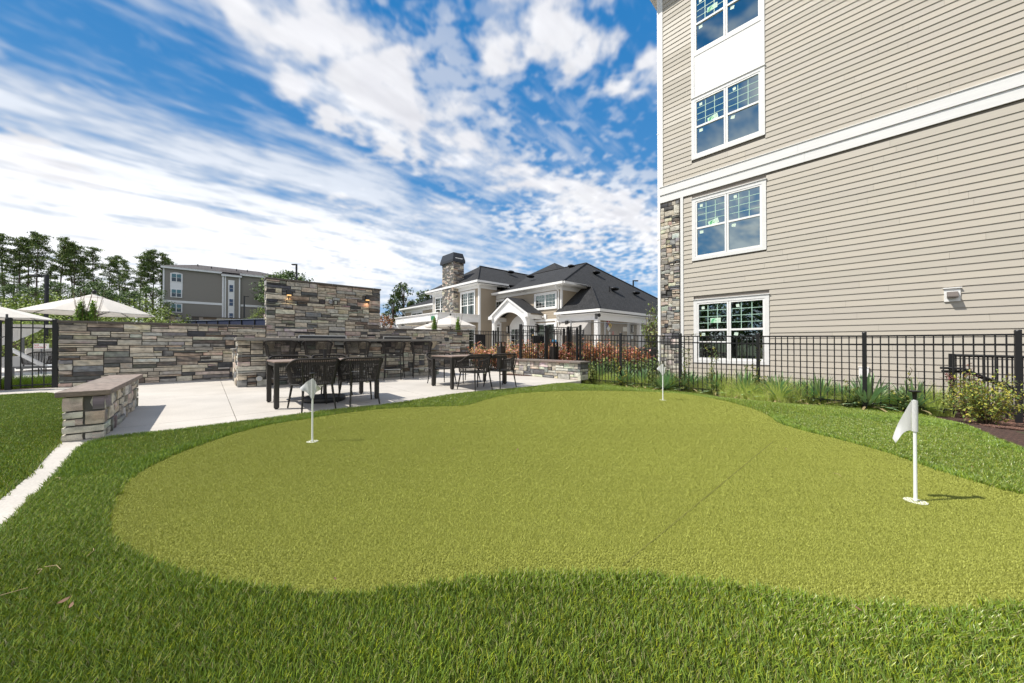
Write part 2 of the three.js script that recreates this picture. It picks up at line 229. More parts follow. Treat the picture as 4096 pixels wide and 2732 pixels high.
// planting bed between turf and building, pool deck and walks behind the wall
{
  const P = [], UV = [], I = []; bedEdge.forEach((p, i) => { for (let k = 0; k <= 8; k++) { const far = fenD(p[0], p[1]) + 2.75, x = p[0] - BN[0] * far * k / 8, z = p[1] - BN[1] * far * k / 8; P.push(x, gh(x, z) + 0.002, z); UV.push(x, z); } });
  for (let i = 0; i < bedEdge.length - 1; i++) for (let k = 0; k < 8; k++) { const a = i * 9 + k; I.push(a, a + 9, a + 1, a + 1, a + 9, a + 10); }
  const g = bg(P, null, UV, I); if (g.attributes.normal.getY(0) < 0) { g.index.array.reverse(); g.computeVertexNormals(); }
  struct('planting_bed', g, mat.mulch, 'brown shredded bark mulch under the yuccas');
}
struct('pool_deck', sheet([site(-14, -0.6), site(11.5, -0.6), site(11.5, -16), site(-14, -16)], -0.02, 0.1), M(0.62, 0.60, 0.58, 0.85, { map: rep(tConc, 0.3) }), 'pale concrete pool deck behind the stone wall');
struct('clubhouse_walk', sheet([site(11.9, -3), site(15.4, -5.05), [4.4, -13.5], [4.9, -14.0], [10, -19], [14, -30], [-6, -38], [-14, -26], site(11.6, -14)], -0.03, 0.1), M(0.55, 0.53, 0.51, 0.85, { map: rep(tConc, 0.3) }), 'concrete walk in front of the clubhouse');
struct('shrub_bed', sheet([[2.1, -10.6], [4.2, -12.6], [5.6, -11.2], [9, -14], [9, -17.4], [5.2, -17.5], [2.6, -14.2], [0.3, -12.2], [-0.4, -11.6], [0.4, -11.2]], 0.03, 0.1), mat.mulch, 'mulched bed of orange shrubs behind the low wall');

// ---------------------------------------------------------------- stone walls
const TONES = [[0.69, 0.635, 0.525], [0.61, 0.535, 0.42], [0.57, 0.52, 0.435], [0.49, 0.45, 0.38], [0.41, 0.38, 0.335], [0.265, 0.255, 0.24], [0.13, 0.13, 0.13], [0.07, 0.07, 0.072], [0.19, 0.145, 0.112], [0.54, 0.43, 0.34]];
const TW = [18, 14, 14, 11, 9, 11, 10, 6, 4, 3];
function pickTone(r, lift) { let t = r() * 100 - lift, i = 0; while (i < 9 && t >= TW[i]) t -= TW[i++]; return i; }
function stoneLayout(W, H, rnd, ux = 0.055, uy = 0.05, wmin = 3, wmax = 11, hp = [0.42, 0.85, 1]) {
  const nx = Math.max(2, Math.round(W / ux)), ny = Math.max(2, Math.round(H / uy)), sx = W / nx, sy = H / ny, occ = new Uint8Array(nx * ny), out = [];
  for (let j = 0; j < ny; j++) for (let i = 0; i < nx; i++) {
    if (occ[j * nx + i]) continue;
    let free = 0; while (i + free < nx && !occ[j * nx + i + free]) free++;
    let w = Math.min(free, wmin + Math.floor(Math.pow(rnd(), 1.3) * (wmax - wmin + 1))); if (free - w < Math.max(2, wmin - 1)) w = free <= wmax + 2 ? free : w;
    const q = rnd(); let h = Math.min(q < hp[0] ? 1 : q < hp[1] ? 2 : 3, ny - j); if (w <= 2) h = Math.min(h, 2); if (ny - j - h === 1 && h < 3 && rnd() < 0.5) h++;
    for (let b = 0; b < h; b++) for (let a = 0; a < w; a++) if (occ[(j + b) * nx + i + a]) { h = Math.max(1, b); }
    for (let b = 0; b < h; b++) for (let a = 0; a < w; a++) occ[(j + b) * nx + i + a] = 1;
    out.push([i * sx, j * sy, w * sx, h * sy]);
  }
  return out;
}
function stoneGeo(w, h, rnd, { prot = 0.038, lift = 0, gap = 0.0058, depth = 0.06 } = {}) {    // one split-faced stone, base at z = -depth, corner at origin
  const nx = w > 0.16 ? 4 : 3, ny = 3, P = [], N = null, UV = [], I = [], C = [], t0 = pickTone(rnd, lift), a = TONES[t0], b = rnd() < 0.45 ? TONES[Math.min(9, Math.max(0, t0 + (rnd() < 0.5 ? 2 : -1)))] : a.map(v => v * (0.82 + 0.3 * rnd()));
  const ox = rnd() * 20, oy = rnd() * 20, z0 = prot * (0.35 + 0.9 * rnd()), tilt = (rnd() - 0.5) * 0.010, hue = 0.94 + rnd() * 0.12, flip = rnd() < 0.5, rot = rnd() * 30;
  const j = () => (rnd() - 0.5) * Math.min(0.012, h * 0.14);
  const X = [], Y = []; for (let k = 0; k < ny; k++) { X.push([]); Y.push([]); for (let i = 0; i < nx; i++) { const eX = i === 0 || i === nx - 1, eY = k === 0 || k === ny - 1; X[k].push(gap + (w - 2 * gap) * i / (nx - 1) + (eX ? (i ? -1 : 1) * rnd() * 0.006 : j() * 2)); Y[k].push(gap + (h - 2 * gap) * k / (ny - 1) + (eY ? (k ? -1 : 1) * rnd() * 0.005 : j())); } }
  const push = (x, y, z) => { P.push(x, y, z); let m = sstep(-0.25, 0.25, noise(x * 6 + rot, y * 9 + rot)); if (flip) m = 1 - m; C.push(lerp(a[0], b[0], m) * hue, lerp(a[1], b[1], m), lerp(a[2], b[2], m) / hue); UV.push(x * 1.6 + ox, y * 1.6 + oy); return P.length / 3 - 1; };
  const id = []; for (let k = 0; k < ny; k++) { id.push([]); for (let i = 0; i < nx; i++) { const edge = i === 0 || i === nx - 1 || k === 0 || k === ny - 1; id[k].push(push(X[k][i], Y[k][i], z0 + tilt * (i / (nx - 1) - 0.5) * 4 - (edge ? 0.004 + rnd() * 0.007 : -rnd() * 0.006))); } }
  for (let k = 0; k < ny - 1; k++) for (let i = 0; i < nx - 1; i++) I.push(id[k][i], id[k][i + 1], id[k + 1][i], id[k][i + 1], id[k + 1][i + 1], id[k + 1][i]);
  const ring = []; for (let i = 0; i < nx; i++) ring.push([0, i]); for (let k = 1; k < ny; k++) ring.push([k, nx - 1]); for (let i = nx - 2; i >= 0; i--) ring.push([ny - 1, i]); for (let k = ny - 2; k > 0; k--) ring.push([k, 0]);
  for (let r = 0; r < ring.length; r++) { const [k1, i1] = ring[r], [k2, i2] = ring[(r + 1) % ring.length], p1 = id[k1][i1] * 3, p2 = id[k2][i2] * 3, a0 = push(P[p1], P[p1 + 1], P[p1 + 2]), b0 = push(P[p2], P[p2 + 1], P[p2 + 2]), c0 = push(P[p1] - (P[p1] - w / 2) * 0.0, P[p1 + 1], -depth), d0 = push(P[p2], P[p2 + 1], -depth); I.push(a0, c0, b0, b0, c0, d0); }
  return bg(P, null, UV, I, C);
}
// stones of one face become parts of `parent`; past `limit` they are joined into one part
function stoneFace(parent, W, H, seed, place, opt = {}) {
  const rnd = RNG(seed), L = stoneLayout(W, H, rnd, opt.ux, opt.uy, opt.wmin, opt.wmax, opt.hp), list = [];
  for (const [x, y, w, h] of L) { if (opt.keep && !opt.keep(x + w / 2, y + h / 2)) continue; const g = stoneGeo(w, h, rnd, opt); g.translate(x, y, 0); g.applyMatrix4(place); list.push([g, w * h * (opt.weight ? opt.weight(x, y) : 1)]); }
  return list;
}
function setStones(parent, list, limit = 290) {
  list.sort((a, b) => b[1] - a[1]); list.slice(0, limit).forEach(([g]) => { g.computeBoundingBox(); const c = g.boundingBox.getCenter(V3()); g.translate(-c.x, -c.y, -c.z); const m = new THREE.Mesh(g, mat.stone); m.name = 'stone'; m.position.copy(c); parent.add(m); });
  if (list.length > limit) { const m = new THREE.Mesh(mergeGeometries(list.slice(limit).map(l => l[0].toNonIndexed())), mat.stone); m.name = 'small_stones'; parent.add(stuff(m)); }
}
const T = (x, y, z, ry = 0, sx = 1, sy = 1) => new THREE.Matrix4().compose(V3(x, y, z), new THREE.Quaternion().setFromAxisAngle(yAxis, ry), V3(sx, sy, 1));
function capStones(parent, L, depth, y0, y1, zc, unit = 0.62, over = 0.0, h = 0.05, seed = 5, m = mat.cap) {     // row of cap stones whose top rises from y0 to y1
  const rnd = RNG(seed); let x = -over; const a = Math.atan2(y1 - y0, L);
  while (x < L + over - 0.02) { let w = unit * (0.85 + 0.3 * rnd()); if (L + over - x - w < unit * 0.45) w = L + over - x; const c = new THREE.Mesh(rb(w - 0.008, h, depth, 0.008), m); c.name = 'cap_stone'; c.position.set(x + w / 2, lerp(y0, y1, (x + w / 2) / L) + h / 2, zc + (rnd() - 0.5) * 0.004); c.rotation.z = a; parent.add(c); x += w; if (x < L + over - 0.02) slab('mortar_joint', mat.capJoint, parent, 0.008, h - 0.008, depth - 0.012, x, lerp(y0, y1, x / L) + h / 2, zc, 0, a); }
}
const topAt = s => lerp(1.545, 1.62, s / 11.79);      // underside of the wall's cap
{ // left wing
  const w = thing('stone_wall', 'low stacked stone wall beside the black gate', 'wall', [W0[0], 0, W0[1]], TH), L = 4.047;
  obj('core', bx(L - 0.03, 1.53, 0.24, L / 2 + 0.01, 0.765, -0.155), mat.mortar, w);
  const k = topAt(2) / 1.56;
  setStones(w, [...stoneFace(w, L, 1.56, 101, T(0, 0, -0.03, 0, 1, k), { uy: 0.0505, wmin: 4, wmax: 12 }), ...stoneFace(w, 0.27, 1.55, 102, T(0.02, 0, -0.29, -Math.PI / 2), {}).map(e => [e[0], 0])]);
  capStones(w, L, 0.34, topAt(0), topAt(4.05), -0.135, 0.62, 0.02, 0.06, 11);
}
const tallO = site(4.05, 0);
{ // tall centre
  const L = 3.6, H = 3.10, w = thing('tall_stone_wall', 'tall stacked stone wall with two lamps behind the bar', 'wall', [tallO[0], 0, tallO[1]], TH);
  obj('core', bx(L - 0.06, H - 0.03, 0.40, L / 2, H / 2 - 0.01, -0.23), mat.mortar, w);
  setStones(w, [...stoneFace(w, L, H, 111, T(0, 0, 0), { ux: 0.06, uy: 0.052, wmin: 4, wmax: 11, weight: (x, y) => y > 1.15 ? 3 : 1, lift: -4 }), ...stoneFace(w, 0.42, H, 112, T(0.03, 0, -0.43, -Math.PI / 2), { uy: 0.09, ux: 0.1, hp: [0.8, 1, 1], wmin: 2, wmax: 4 }).map(e => [e[0], e[1] * 4]), ...stoneFace(w, 0.42, H, 113, T(L - 0.03, 0, 0, Math.PI / 2), { uy: 0.08, ux: 0.1, hp: [0.8, 1, 1], wmin: 2, wmax: 4 }).map(e => [e[0], 0])]);
  capStones(w, L, 0.52, H, H, -0.21, 0.68, 0.03, 0.06, 12); 
}
{ // right wing
  const o = site(7.65, 0), L = 4.145, w = thing('stone_wall', 'low stacked stone wall ending at the picket fence', 'wall', [o[0], 0, o[1]], TH);
  obj('core', bx(L - 0.03, 1.57, 0.24, L / 2 - 0.01, 0.785, -0.155), mat.mortar, w);
  setStones(w, [...stoneFace(w, L, 1.6, 121, T(0, 0, -0.03), { ux: 0.06, uy: 0.055, wmin: 4, wmax: 11 }), ...stoneFace(w, 0.27, 1.59, 122, T(L - 0.02, 0, -0.03, Math.PI / 2), {}).map(e => [e[0], 0])]);
  capStones(w, L, 0.34, topAt(7.65), topAt(11.79), -0.135, 0.6, 0.02, 0.06, 13);
}
// bar island: raised bar in front, lower grill counter behind it
const barO = [-6.536, -8.215];
const barAt = (s, d) => [barO[0] + PX[0] * s + PN[0] * d, barO[1] + PX[1] * s + PN[1] * d];
{
  const L = 5.42, w = thing('bar_island', 'stone faced bar island with grey counter facing the stools', 'bar', [barO[0], 0, barO[1]], TH);
  obj('core', [bx(L - 0.1, 1.11, 0.5, L / 2, 0.56, -0.31), bx(L - 0.1, 0.84, 1.4, L / 2, 0.43, -1.28)], mat.mortar, w);
  setStones(w, [...stoneFace(w, L, 1.12, 131, T(0, 0, -0.03), { uy: 0.056, ux: 0.062, wmin: 3, wmax: 9, lift: -3 }), ...stoneFace(w, 0.58, 1.12, 132, T(0.03, 0, -0.6, -Math.PI / 2), { uy: 0.075, ux: 0.09, hp: [0.7, 1, 1], wmin: 2, wmax: 4, lift: 6 }).map(e => [e[0], e[1] * 3]), ...stoneFace(w, 1.38, 0.86, 133, T(0.03, 0, -1.99, -Math.PI / 2), { uy: 0.075, ux: 0.09 }).map(e => [e[0], e[1] * 2]), ...stoneFace(w, 1.95, 0.86, 134, T(L - 0.03, 0, -0.03, Math.PI / 2), {}).map(e => [e[0], 0]), ...stoneFace(w, L, 0.86, 135, T(L, 0, -1.98, Math.PI), {}).map(e => [e[0], 0])]);
  for (const [x0, x1] of [[-0.04, 1.98], [1.985, 3.9], [3.905, L + 0.04]]) obj('counter_slab', rb(x1 - x0, 0.06, 0.92, 0.006, (x0 + x1) / 2, 1.16, -0.15), mat.counter, w);
  for (const [x0, x1] of [[-0.05, 2.7], [2.705, L + 0.05]]) obj('grill_counter', rb(x1 - x0, 0.05, 1.42, 0.006, (x0 + x1) / 2, 0.895, -1.32), mat.counter, w);
  const rnd = RNG(140); const cs = new THREE.Shape([V2(0, 0), V2(0.04, 0), V2(0.25, 0.17), V2(0.25, 0.22), V2(0, 0.22)]);
  for (const s of [0.62, 1.75, 2.85, 3.95, 5.1]) { const k = 0.17 + rnd() * 0.02; const g = new THREE.ExtrudeGeometry(cs, { depth: k, bevelEnabled: true, bevelSize: 0.008, bevelThickness: 0.008, bevelSegments: 1 }).rotateY(-Math.PI / 2).translate(s + k / 2, 0.905, -0.01); obj('corbel', g, M(0.52, 0.45, 0.34, 0.9, { map: tStone, bumpMap: tStoneB, bumpScale: 0.006 }), w); }
  const o = obj('outlet_cover', new THREE.CylinderGeometry(0.058, 0.058, 0.03, 24).rotateX(Math.PI / 2).translate(0.42, 0.19, 0.035), M(0.5, 0.52, 0.55, 0.35, { metalness: 0.5 }), w); obj('ring', new THREE.TorusGeometry(0.058, 0.007, 6, 28).translate(0.42, 0.19, 0.045), M(0.62, 0.6, 0.5, 0.4), o); obj('flap_seam', bx(0.006, 0.1, 0.01, 0.42, 0.19, 0.048), mat.steel, o);
}
for (const [s, wd, lab] of [[2.05, 1.28, 'wide stainless grill with black hood set in the bar counter'], [4.35, 1.02, 'narrower stainless grill with black hood towards the far end of the bar']]) {
  const p = barAt(s, -1.2), t = thing('grill', lab, 'grill', [p[0], 0.922, p[1]], TH);
  obj('firebox', rb(wd, 0.1, 0.62, 0.01, 0, 0.052, 0), mat.steel, t);
  const hs = new THREE.Shape([V2(-0.29, 0.1), V2(0.29, 0.1), V2(0.28, 0.26), V2(0.18, 0.335), V2(-0.26, 0.335)]);
  obj('hood', new THREE.ExtrudeGeometry(hs, { depth: wd - 0.06, bevelEnabled: true, bevelSize: 0.008, bevelThickness: 0.008, bevelSegments: 1 }).rotateY(Math.PI / 2).translate(-wd / 2 + 0.03, 0.012, 0), M(0.012, 0.012, 0.014, 0.3), t);
  obj('hood_trim', [bx(wd, 0.022, 0.05, 0, 0.365, 0.27), bx(0.022, 0.22, 0.05, -wd / 2 + 0.011, 0.243, 0.27), bx(0.022, 0.22, 0.05, wd / 2 - 0.011, 0.243, 0.27)], mat.steel, t);
}
// bench wall in front, running towards the camera
{
  const near = [-4.51, -3.835], w = thing('stone_bench', 'low stone bench wall with brown capstones at the end of the concrete strip', 'bench', [near[0], 0, near[1]], TH), L = 2.62, D = 0.31;  // local: near-right corner at origin, runs to -z
  obj('core', bx(D - 0.06, 0.47, L - 0.06, -D / 2, 0.235, -L / 2), mat.mortar, w);
  const o = { uy: 0.078, ux: 0.075, wmin: 2, wmax: 5, hp: [0.85, 1, 1], prot: 0.034, lift: 26, gap: 0.007 };
  setStones(w, [...stoneFace(w, D, 0.475, 151, T(-D, 0, -0.035), { ...o, wmin: 2, wmax: 3 }), ...stoneFace(w, L, 0.475, 152, T(-0.035, 0, 0, Math.PI / 2), { ...o, hp: [0.5, 1, 1], ux: 0.07, wmin: 2, wmax: 4 }), ...stoneFace(w, L, 0.475, 153, T(-D + 0.035, 0, -L, -Math.PI / 2), o), ...stoneFace(w, D, 0.475, 154, T(0, 0, -L + 0.035, Math.PI), o)]);
  const rnd = RNG(150); let z = 0.03; for (const l of [1.02, 0.86, 0.8]) { const g = new RoundedBoxGeometry(D + 0.075, 0.058, l - 0.008, 3, 0.008), p = g.attributes.position; for (let i = 0; i < p.count; i++) { const q = noise(p.getX(i) * 9 + z * 7, p.getZ(i) * 9) * 0.006; p.setX(i, p.getX(i) + (Math.abs(p.getX(i)) > 0.16 ? q : 0)); p.setY(i, p.getY(i) + q * 0.4); } g.computeVertexNormals(); const c = obj('cap_stone', g, M(0.25 + rnd() * 0.02, 0.205, 0.168, 0.8, { map: tStone, bumpMap: tStoneB, bumpScale: 0.005 }), w); c.position.set(-D / 2, 0.506, z - l / 2); z -= l; if (z > -2.6) slab('mortar_joint', mat.capJoint, w, D + 0.055, 0.046, 0.008, -D / 2, 0.505, z); }
}
// low planter wall, square to the building
{
  const c = [1.931, -9.779], w = thing('planter_wall', 'low sunlit stone planter wall below the tall picket fence', 'wall', [c[0], 0, c[1]], TB), L = 3.2, D = 0.42;   // local x to the right-near, origin at its right front corner
  obj('core', bx(L - 0.06, 0.475, D - 0.06, -L / 2, 0.2375, -D / 2), mat.mortar, w);
  const o = { uy: 0.08, ux: 0.075, wmin: 2, wmax: 6, hp: [0.7, 1, 1], prot: 0.03, lift: 10, gap: 0.006 };
  setStones(w, [...stoneFace(w, L, 0.485, 161, T(-L, 0, -0.03), o), ...stoneFace(w, D, 0.485, 162, T(-0.03, 0, 0, Math.PI / 2), { ...o, lift: 0 }), ...stoneFace(w, D, 0.485, 163, T(-L + 0.03, 0, -D, -Math.PI / 2), o)]);
  const rnd = RNG(16); let x = -L - 0.02; while (x < 0.03) { let l = 0.46 + rnd() * 0.2; if (0.04 - x - l < 0.25) l = 0.04 - x; const m = obj('cap_stone', rb(l - 0.008, 0.055, D + 0.09, 0.008), M(0.20 + rnd() * 0.05, 0.17, 0.145, 0.85, { map: tStone }), w); m.position.set(x + l / 2, 0.5135, -D / 2); x += l; if (x < 0.02) slab('mortar_joint', mat.capJoint, w, 0.008, 0.045, D + 0.075, x, 0.5125, -D / 2); }
}
// lamps and outlet boxes on the tall wall
const onTall = (u, v) => { const [s, y] = hit(tallO, PX, u, v); const p = site(4.05 + s, 0.03); return [p[0], y, p[1]]; };
for (const [u, v, lab] of [[1154, 1172, 'glowing bronze wall lamp on the gate side of the tall stone wall'], [1466, 1193, 'glowing bronze wall lamp on the clubhouse side of the tall stone wall']]) {
  const p = onTall(u, v), t = thing('wall_lamp', lab, 'lamp', p, TH, 'lamps on the tall stone wall');
  obj('back_plate', rb(0.13, 0.17, 0.02, 0.004, 0, 0, 0.012), mat.bronze, t);
  const s = new THREE.Shape([V2(0.02, 0.085), V2(0.075, 0.085), V2(0.145, -0.06), V2(0.145, -0.075), V2(0.02, -0.075)]);
  obj('hood', new THREE.ExtrudeGeometry(s, { depth: 0.13, bevelEnabled: false }).rotateY(-Math.PI / 2).translate(0.065, 0, 0), mat.bronze, t);
  obj('lens', bx(0.11, 0.012, 0.10, 0, -0.083, 0.085), M(1, 0.75, 0.4, 0.5, { emissive: new THREE.Color(1, 0.55, 0.2), emissiveIntensity: 1.6 }), t);
  const l = new THREE.SpotLight(new THREE.Color(1, 0.68, 0.36), 0.32, 3, 0.95, 0.6); l.position.set(0, -0.1, 0.085); l.target.position.set(0, -1.1, 0.03); l.name = 'bulb'; l.castShadow = true; t.add(l, l.target);
}
{
  const p = onTall(1321, 1209), t = thing('outlet_box', 'grey weatherproof outlet cover on the tall stone wall', 'outlet', p, TH);
  obj('plate', rb(0.12, 0.155, 0.015, 0.004, 0, 0, 0.01), mat.bronze, t); const c = obj('cover', rb(0.085, 0.125, 0.06, 0.012, 0, 0, 0.045), M(0.5, 0.5, 0.52, 0.25), t); obj('socket', bx(0.035, 0.03, 0.006, 0, 0.02, 0.077), mat.black, c); obj('socket', bx(0.035, 0.03, 0.006, 0, -0.025, 0.077), mat.black, c);
  const q = onTall(1341, 1211), s = thing('switch_box', 'dark framed switch box beside the outlet cover on the tall stone wall', 'switch', q, TH);
  obj('plate', rb(0.125, 0.16, 0.018, 0.004, 0, 0, 0.011), mat.bronze, s); obj('panel', rb(0.075, 0.12, 0.02, 0.004, 0, 0, 0.022), M(0.42, 0.41, 0.33, 0.4), s);
}
// ---------------------------------------------------------------- furniture
// rounded woven armchair: local +z is its back, seat faces -z
function barrel(o) {            // o: seat height, seat radius x/z, back height, arm height
  const N = 26, top = [], low = [];
  for (let i = 0; i <= N; i++) {
    const a = lerp(-118, 118, i / N) * Math.PI / 180, c = Math.cos(a), s = Math.sin(a), k = sstep(-0.45, 0.75, c);
    const fx = s * o.rx * 1.1, fz = (c > 0 ? c * o.rz * 1.12 : c * o.rz * 1.9);
    top.push(V3(fx, lerp(o.arm, o.back, k), fz + 0.02)); low.push(V3(s * o.rx * 0.93, o.seat, (c > 0 ? c * o.rz * 0.92 : c * o.rz * 1.75)));
  }
  return [top, low];
}
function buildChair(name, label, cat, o) {
  const t = thing(name, label, cat), [top, low] = barrel(o), rnd = RNG(o.seed);
  obj('top_rail', tube(top, 0.019, 8), mat.rope, t); 
  const ring = [...low]; const f = o.rz * 0.98; ring.push(V3(o.rx * 0.55, o.seat, -f), V3(0, o.seat, -f * 1.02), V3(-o.rx * 0.55, o.seat, -f), low[0].clone()); 
  obj('seat_frame', [tube(ring, 0.013, 6), bx(o.rx * 1.5, 0.012, o.rz * 1.7, 0, o.seat - 0.004, 0)], mat.frame, t);
  const cords = []; const ct = new THREE.CatmullRomCurve3(top), cl = new THREE.CatmullRomCurve3(low), n = 46;
  for (let i = 0; i <= n; i++) { const a = ct.getPoint(i / n), b = cl.getPoint(i / n), m = a.clone().lerp(b, 0.5); m.x *= 0.985; cords.push(tube([a, m, b], 0.0058, 4, null, false)); }
  for (let j = 1; j < o.rows; j++) { const r = []; for (let i = 0; i <= n; i++) { const a = ct.getPoint(i / n), b = cl.getPoint(i / n), q = a.lerp(b, j / o.rows); q.x += (i % 2 ? 0.003 : -0.003); r.push(q); } cords.push(tube(r, 0.0030, 4, null, false)); }
  stuff(obj('woven_back', cords, mat.rope, t));
  const cs = new THREE.Shape(); cs.absellipse(0, 0, o.rx * 0.88, o.rz * 0.93, 0, 6.2832); const cg = new THREE.ExtrudeGeometry(cs, { depth: 0.036, bevelEnabled: true, bevelSize: 0.014, bevelThickness: 0.016, bevelSegments: 3, curveSegments: 28 }).rotateX(-Math.PI / 2).translate(0, o.seat + 0.014, -0.005);
  obj('seat_cushion', cg, mat.cushion, t);
  const feet = [[-0.285, -0.30], [0.285, -0.30], [-0.235, 0.30], [0.235, 0.30]];
  feet.forEach(([x, z], i) => { const k = o.spread, p = [V3(x * k, 0, z * k), V3(x * 0.9, o.seat * 0.72, z * 0.84), V3(x * 0.86, o.seat, z * 0.8)]; if (i < 2) p.push(low[i ? N_(low) : 0].clone(), top[i ? N_(top) : 0].clone()); else p.push(V3(x * 0.98, (o.seat + o.back) / 2, z * 0.98 + 0.0), V3(x * 1.05, o.back - 0.03, z * 1.05)); obj('leg', tube(p, 0.013, 7, i < 2 ? [0.012, 0.0175, 0.018, 0.014, 0.013] : [0.012, 0.0175, 0.018, 0.012, 0.011]), mat.frame, t); });
  if (o.foot) { const y = o.foot, q = feet.map(([x, z]) => V3(lerp(x * o.spread, x * 0.88, y / o.seat), y, lerp(z * o.spread, z * 0.83, y / o.seat))); for (const [a, b] of [[0, 1], [1, 3], [3, 2], [2, 0]]) obj('foot_rail', tube([q[a], q[b]], 0.0085, 6), a === 3 ? mat.steel : mat.frame, t); }
  obj('maker_tag', bx(0.05, 0.022, 0.004, 0.04, o.seat - 0.02, o.rz * 0.93), M(0.55, 0.52, 0.45, 0.5), t);
  return t;
}
const N_ = a => a.length - 1;
const turnTo = (dx, dz) => Math.atan2(-dx, -dz);        // turn so that local -z points along (dx, dz)
const T1 = [-3.449, -6.354], T2 = [-1.065, -8.739];
const loc = (c, a, p) => [c[0] + PX[0] * a + PN[0] * p, c[1] + PX[1] * a + PN[1] * p];
function buildTable(c, name, label) {
  const t = thing(name, label, 'table', [c[0], 0.004, c[1]], TH), L = 1.66, D = 0.95, H = 0.755, lx = L / 2 - 0.03, lz = D / 2 - 0.03;
  const nn = 8, rnd = RNG(60); for (let i = 0; i < nn; i++) { const w = (D - 0.012) / nn, m = obj('top_plank', rb(L - 0.23, 0.022, w - 0.003, 0.002), M(0.33 + rnd() * 0.04, 0.24 + rnd() * 0.02, 0.195, 0.6, { map: tWood }), t); m.position.set(0, H - 0.011, -D / 2 + 0.006 + w * (i + 0.5)); }
  for (const s of [-1, 1]) obj('end_board', rb(0.11, 0.022, D - 0.012, 0.002, s * (L / 2 - 0.058), H - 0.011, 0), M(0.35, 0.25, 0.2, 0.6, { map: tWood }), t);
  obj('apron', [bx(L - 0.06, 0.055, 0.03, 0, H - 0.05, lz), bx(L - 0.06, 0.055, 0.03, 0, H - 0.05, -lz), bx(0.03, 0.055, D - 0.09, lx, H - 0.05, 0), bx(0.03, 0.055, D - 0.09, -lx, H - 0.05, 0)], mat.bronze, t);
  for (const sx of [-1, 1]) for (const sz of [-1, 1]) { const l = obj('leg', rb(0.07, H - 0.04, 0.07, 0.006, sx * (lx - 0.008), (H - 0.04) / 2 + 0.017, sz * (lz - 0.008)), mat.bronze, t); obj('foot', bx(0.045, 0.016, 0.045, sx * (lx - 0.008), 0.009, sz * (lz - 0.008)), mat.black, l); }
  return t;
}
buildTable(T1, 'dining_table', 'brown plank table with an umbrella stub through its top');
buildTable(T2, 'dining_table', 'brown plank table without umbrella near the low planter wall');
const CH = { seat: 0.405, rx: 0.33, rz: 0.29, back: 0.80, arm: 0.635, rows: 15, spread: 1.02, seed: 3 };
const chair = buildChair('armchair', 'woven armchair with its back to the putting green, left of two at the umbrella stub table', 'chair', CH);
chair.userData.group = 'armchairs round the patio tables';
const chairs = [[T1, -0.335, 0.745, 0.06, 'woven armchair at the umbrella stub table, green side, at its bench wall end'], [T1, 0.39, 0.735, -0.04, 'woven armchair at the umbrella stub table, green side, at its planter wall end'], [T1, -0.42, -0.70, 3.1, 'woven armchair at the umbrella stub table, bar side, at its bench wall end'], [T1, 0.30, -0.70, 3.2, 'woven armchair at the umbrella stub table, bar side, at its planter wall end'],
  [T2, -0.408, 0.815, 0.03, 'woven armchair at the table without umbrella, green side, at its bench wall end'], [T2, 0.338, 0.81, -0.05, 'woven armchair at the table without umbrella, green side, at its planter wall end'], [T2, -0.42, -0.71, 3.05, 'woven armchair at the table without umbrella, bar side, at its bench wall end'], [T2, 0.33, -0.71, 3.2, 'woven armchair at the table without umbrella, bar side, at its planter wall end']];
chairs.forEach(([c, a, p, dt, lab], i) => { const q = loc(c, a, p); if (i === 0) { chair.position.set(q[0], 0.004, q[1]); chair.rotation.y = TH + dt; chair.userData.label = lab; } else copy(chair, [q[0], 0.004, q[1]], TH + dt, lab); });
const stool = buildChair('bar_stool', '', 'stool', { seat: 0.745, rx: 0.298, rz: 0.262, back: 1.115, arm: 1.0, rows: 14, spread: 1.0, seed: 4, foot: 0.30 });
stool.userData.group = 'stools along the bar'; 
['end stool nearest the bench wall', 'second stool counted from the bench wall end', 'middle one of the five stools', 'fourth stool counted from the bench wall end', 'end stool nearest the planter wall'].forEach((w, i) => {
  const u = [1122, 1272, 1430, 1575, 1686][i], o = barAt(0, 0.5), d = ray(u, 1366), det = PX[0] * -d[2] + PX[1] * d[0], s = (o[0] * d[2] - o[1] * d[0]) / det, q = barAt(s, 0.5), lab = `tall woven bar stool, ${w}`, r = TH - [0.22, 0.3, 0.35, 0.5, 0.5][i];
  if (i === 0) { stool.position.set(q[0], 0.004, q[1]); stool.rotation.y = r; stool.userData.label = lab; } else copy(stool, [q[0], 0.004, q[1]], r, lab);
});
{ // umbrella base and stub under the first table
  const t = thing('umbrella_base', 'round black umbrella base with a short pole rising through the table', 'umbrella base', [T1[0] + 0.02, 0.004, T1[1] + 0.03]);
  obj('weight', new THREE.LatheGeometry([[0, 0], [0.33, 0], [0.345, 0.015], [0.345, 0.07], [0.33, 0.088], [0.12, 0.105], [0.06, 0.125], [0, 0.125]].map(p => V2(...p)), 40), M(0.012, 0.012, 0.013, 0.45), t);
  obj('pole', new THREE.CylinderGeometry(0.024, 0.028, 0.70, 20).translate(0, 0.47, 0), mat.black, t); obj('sleeve', new THREE.CylinderGeometry(0.030, 0.030, 0.22, 20).translate(0, 0.83, 0), mat.black, t);
}
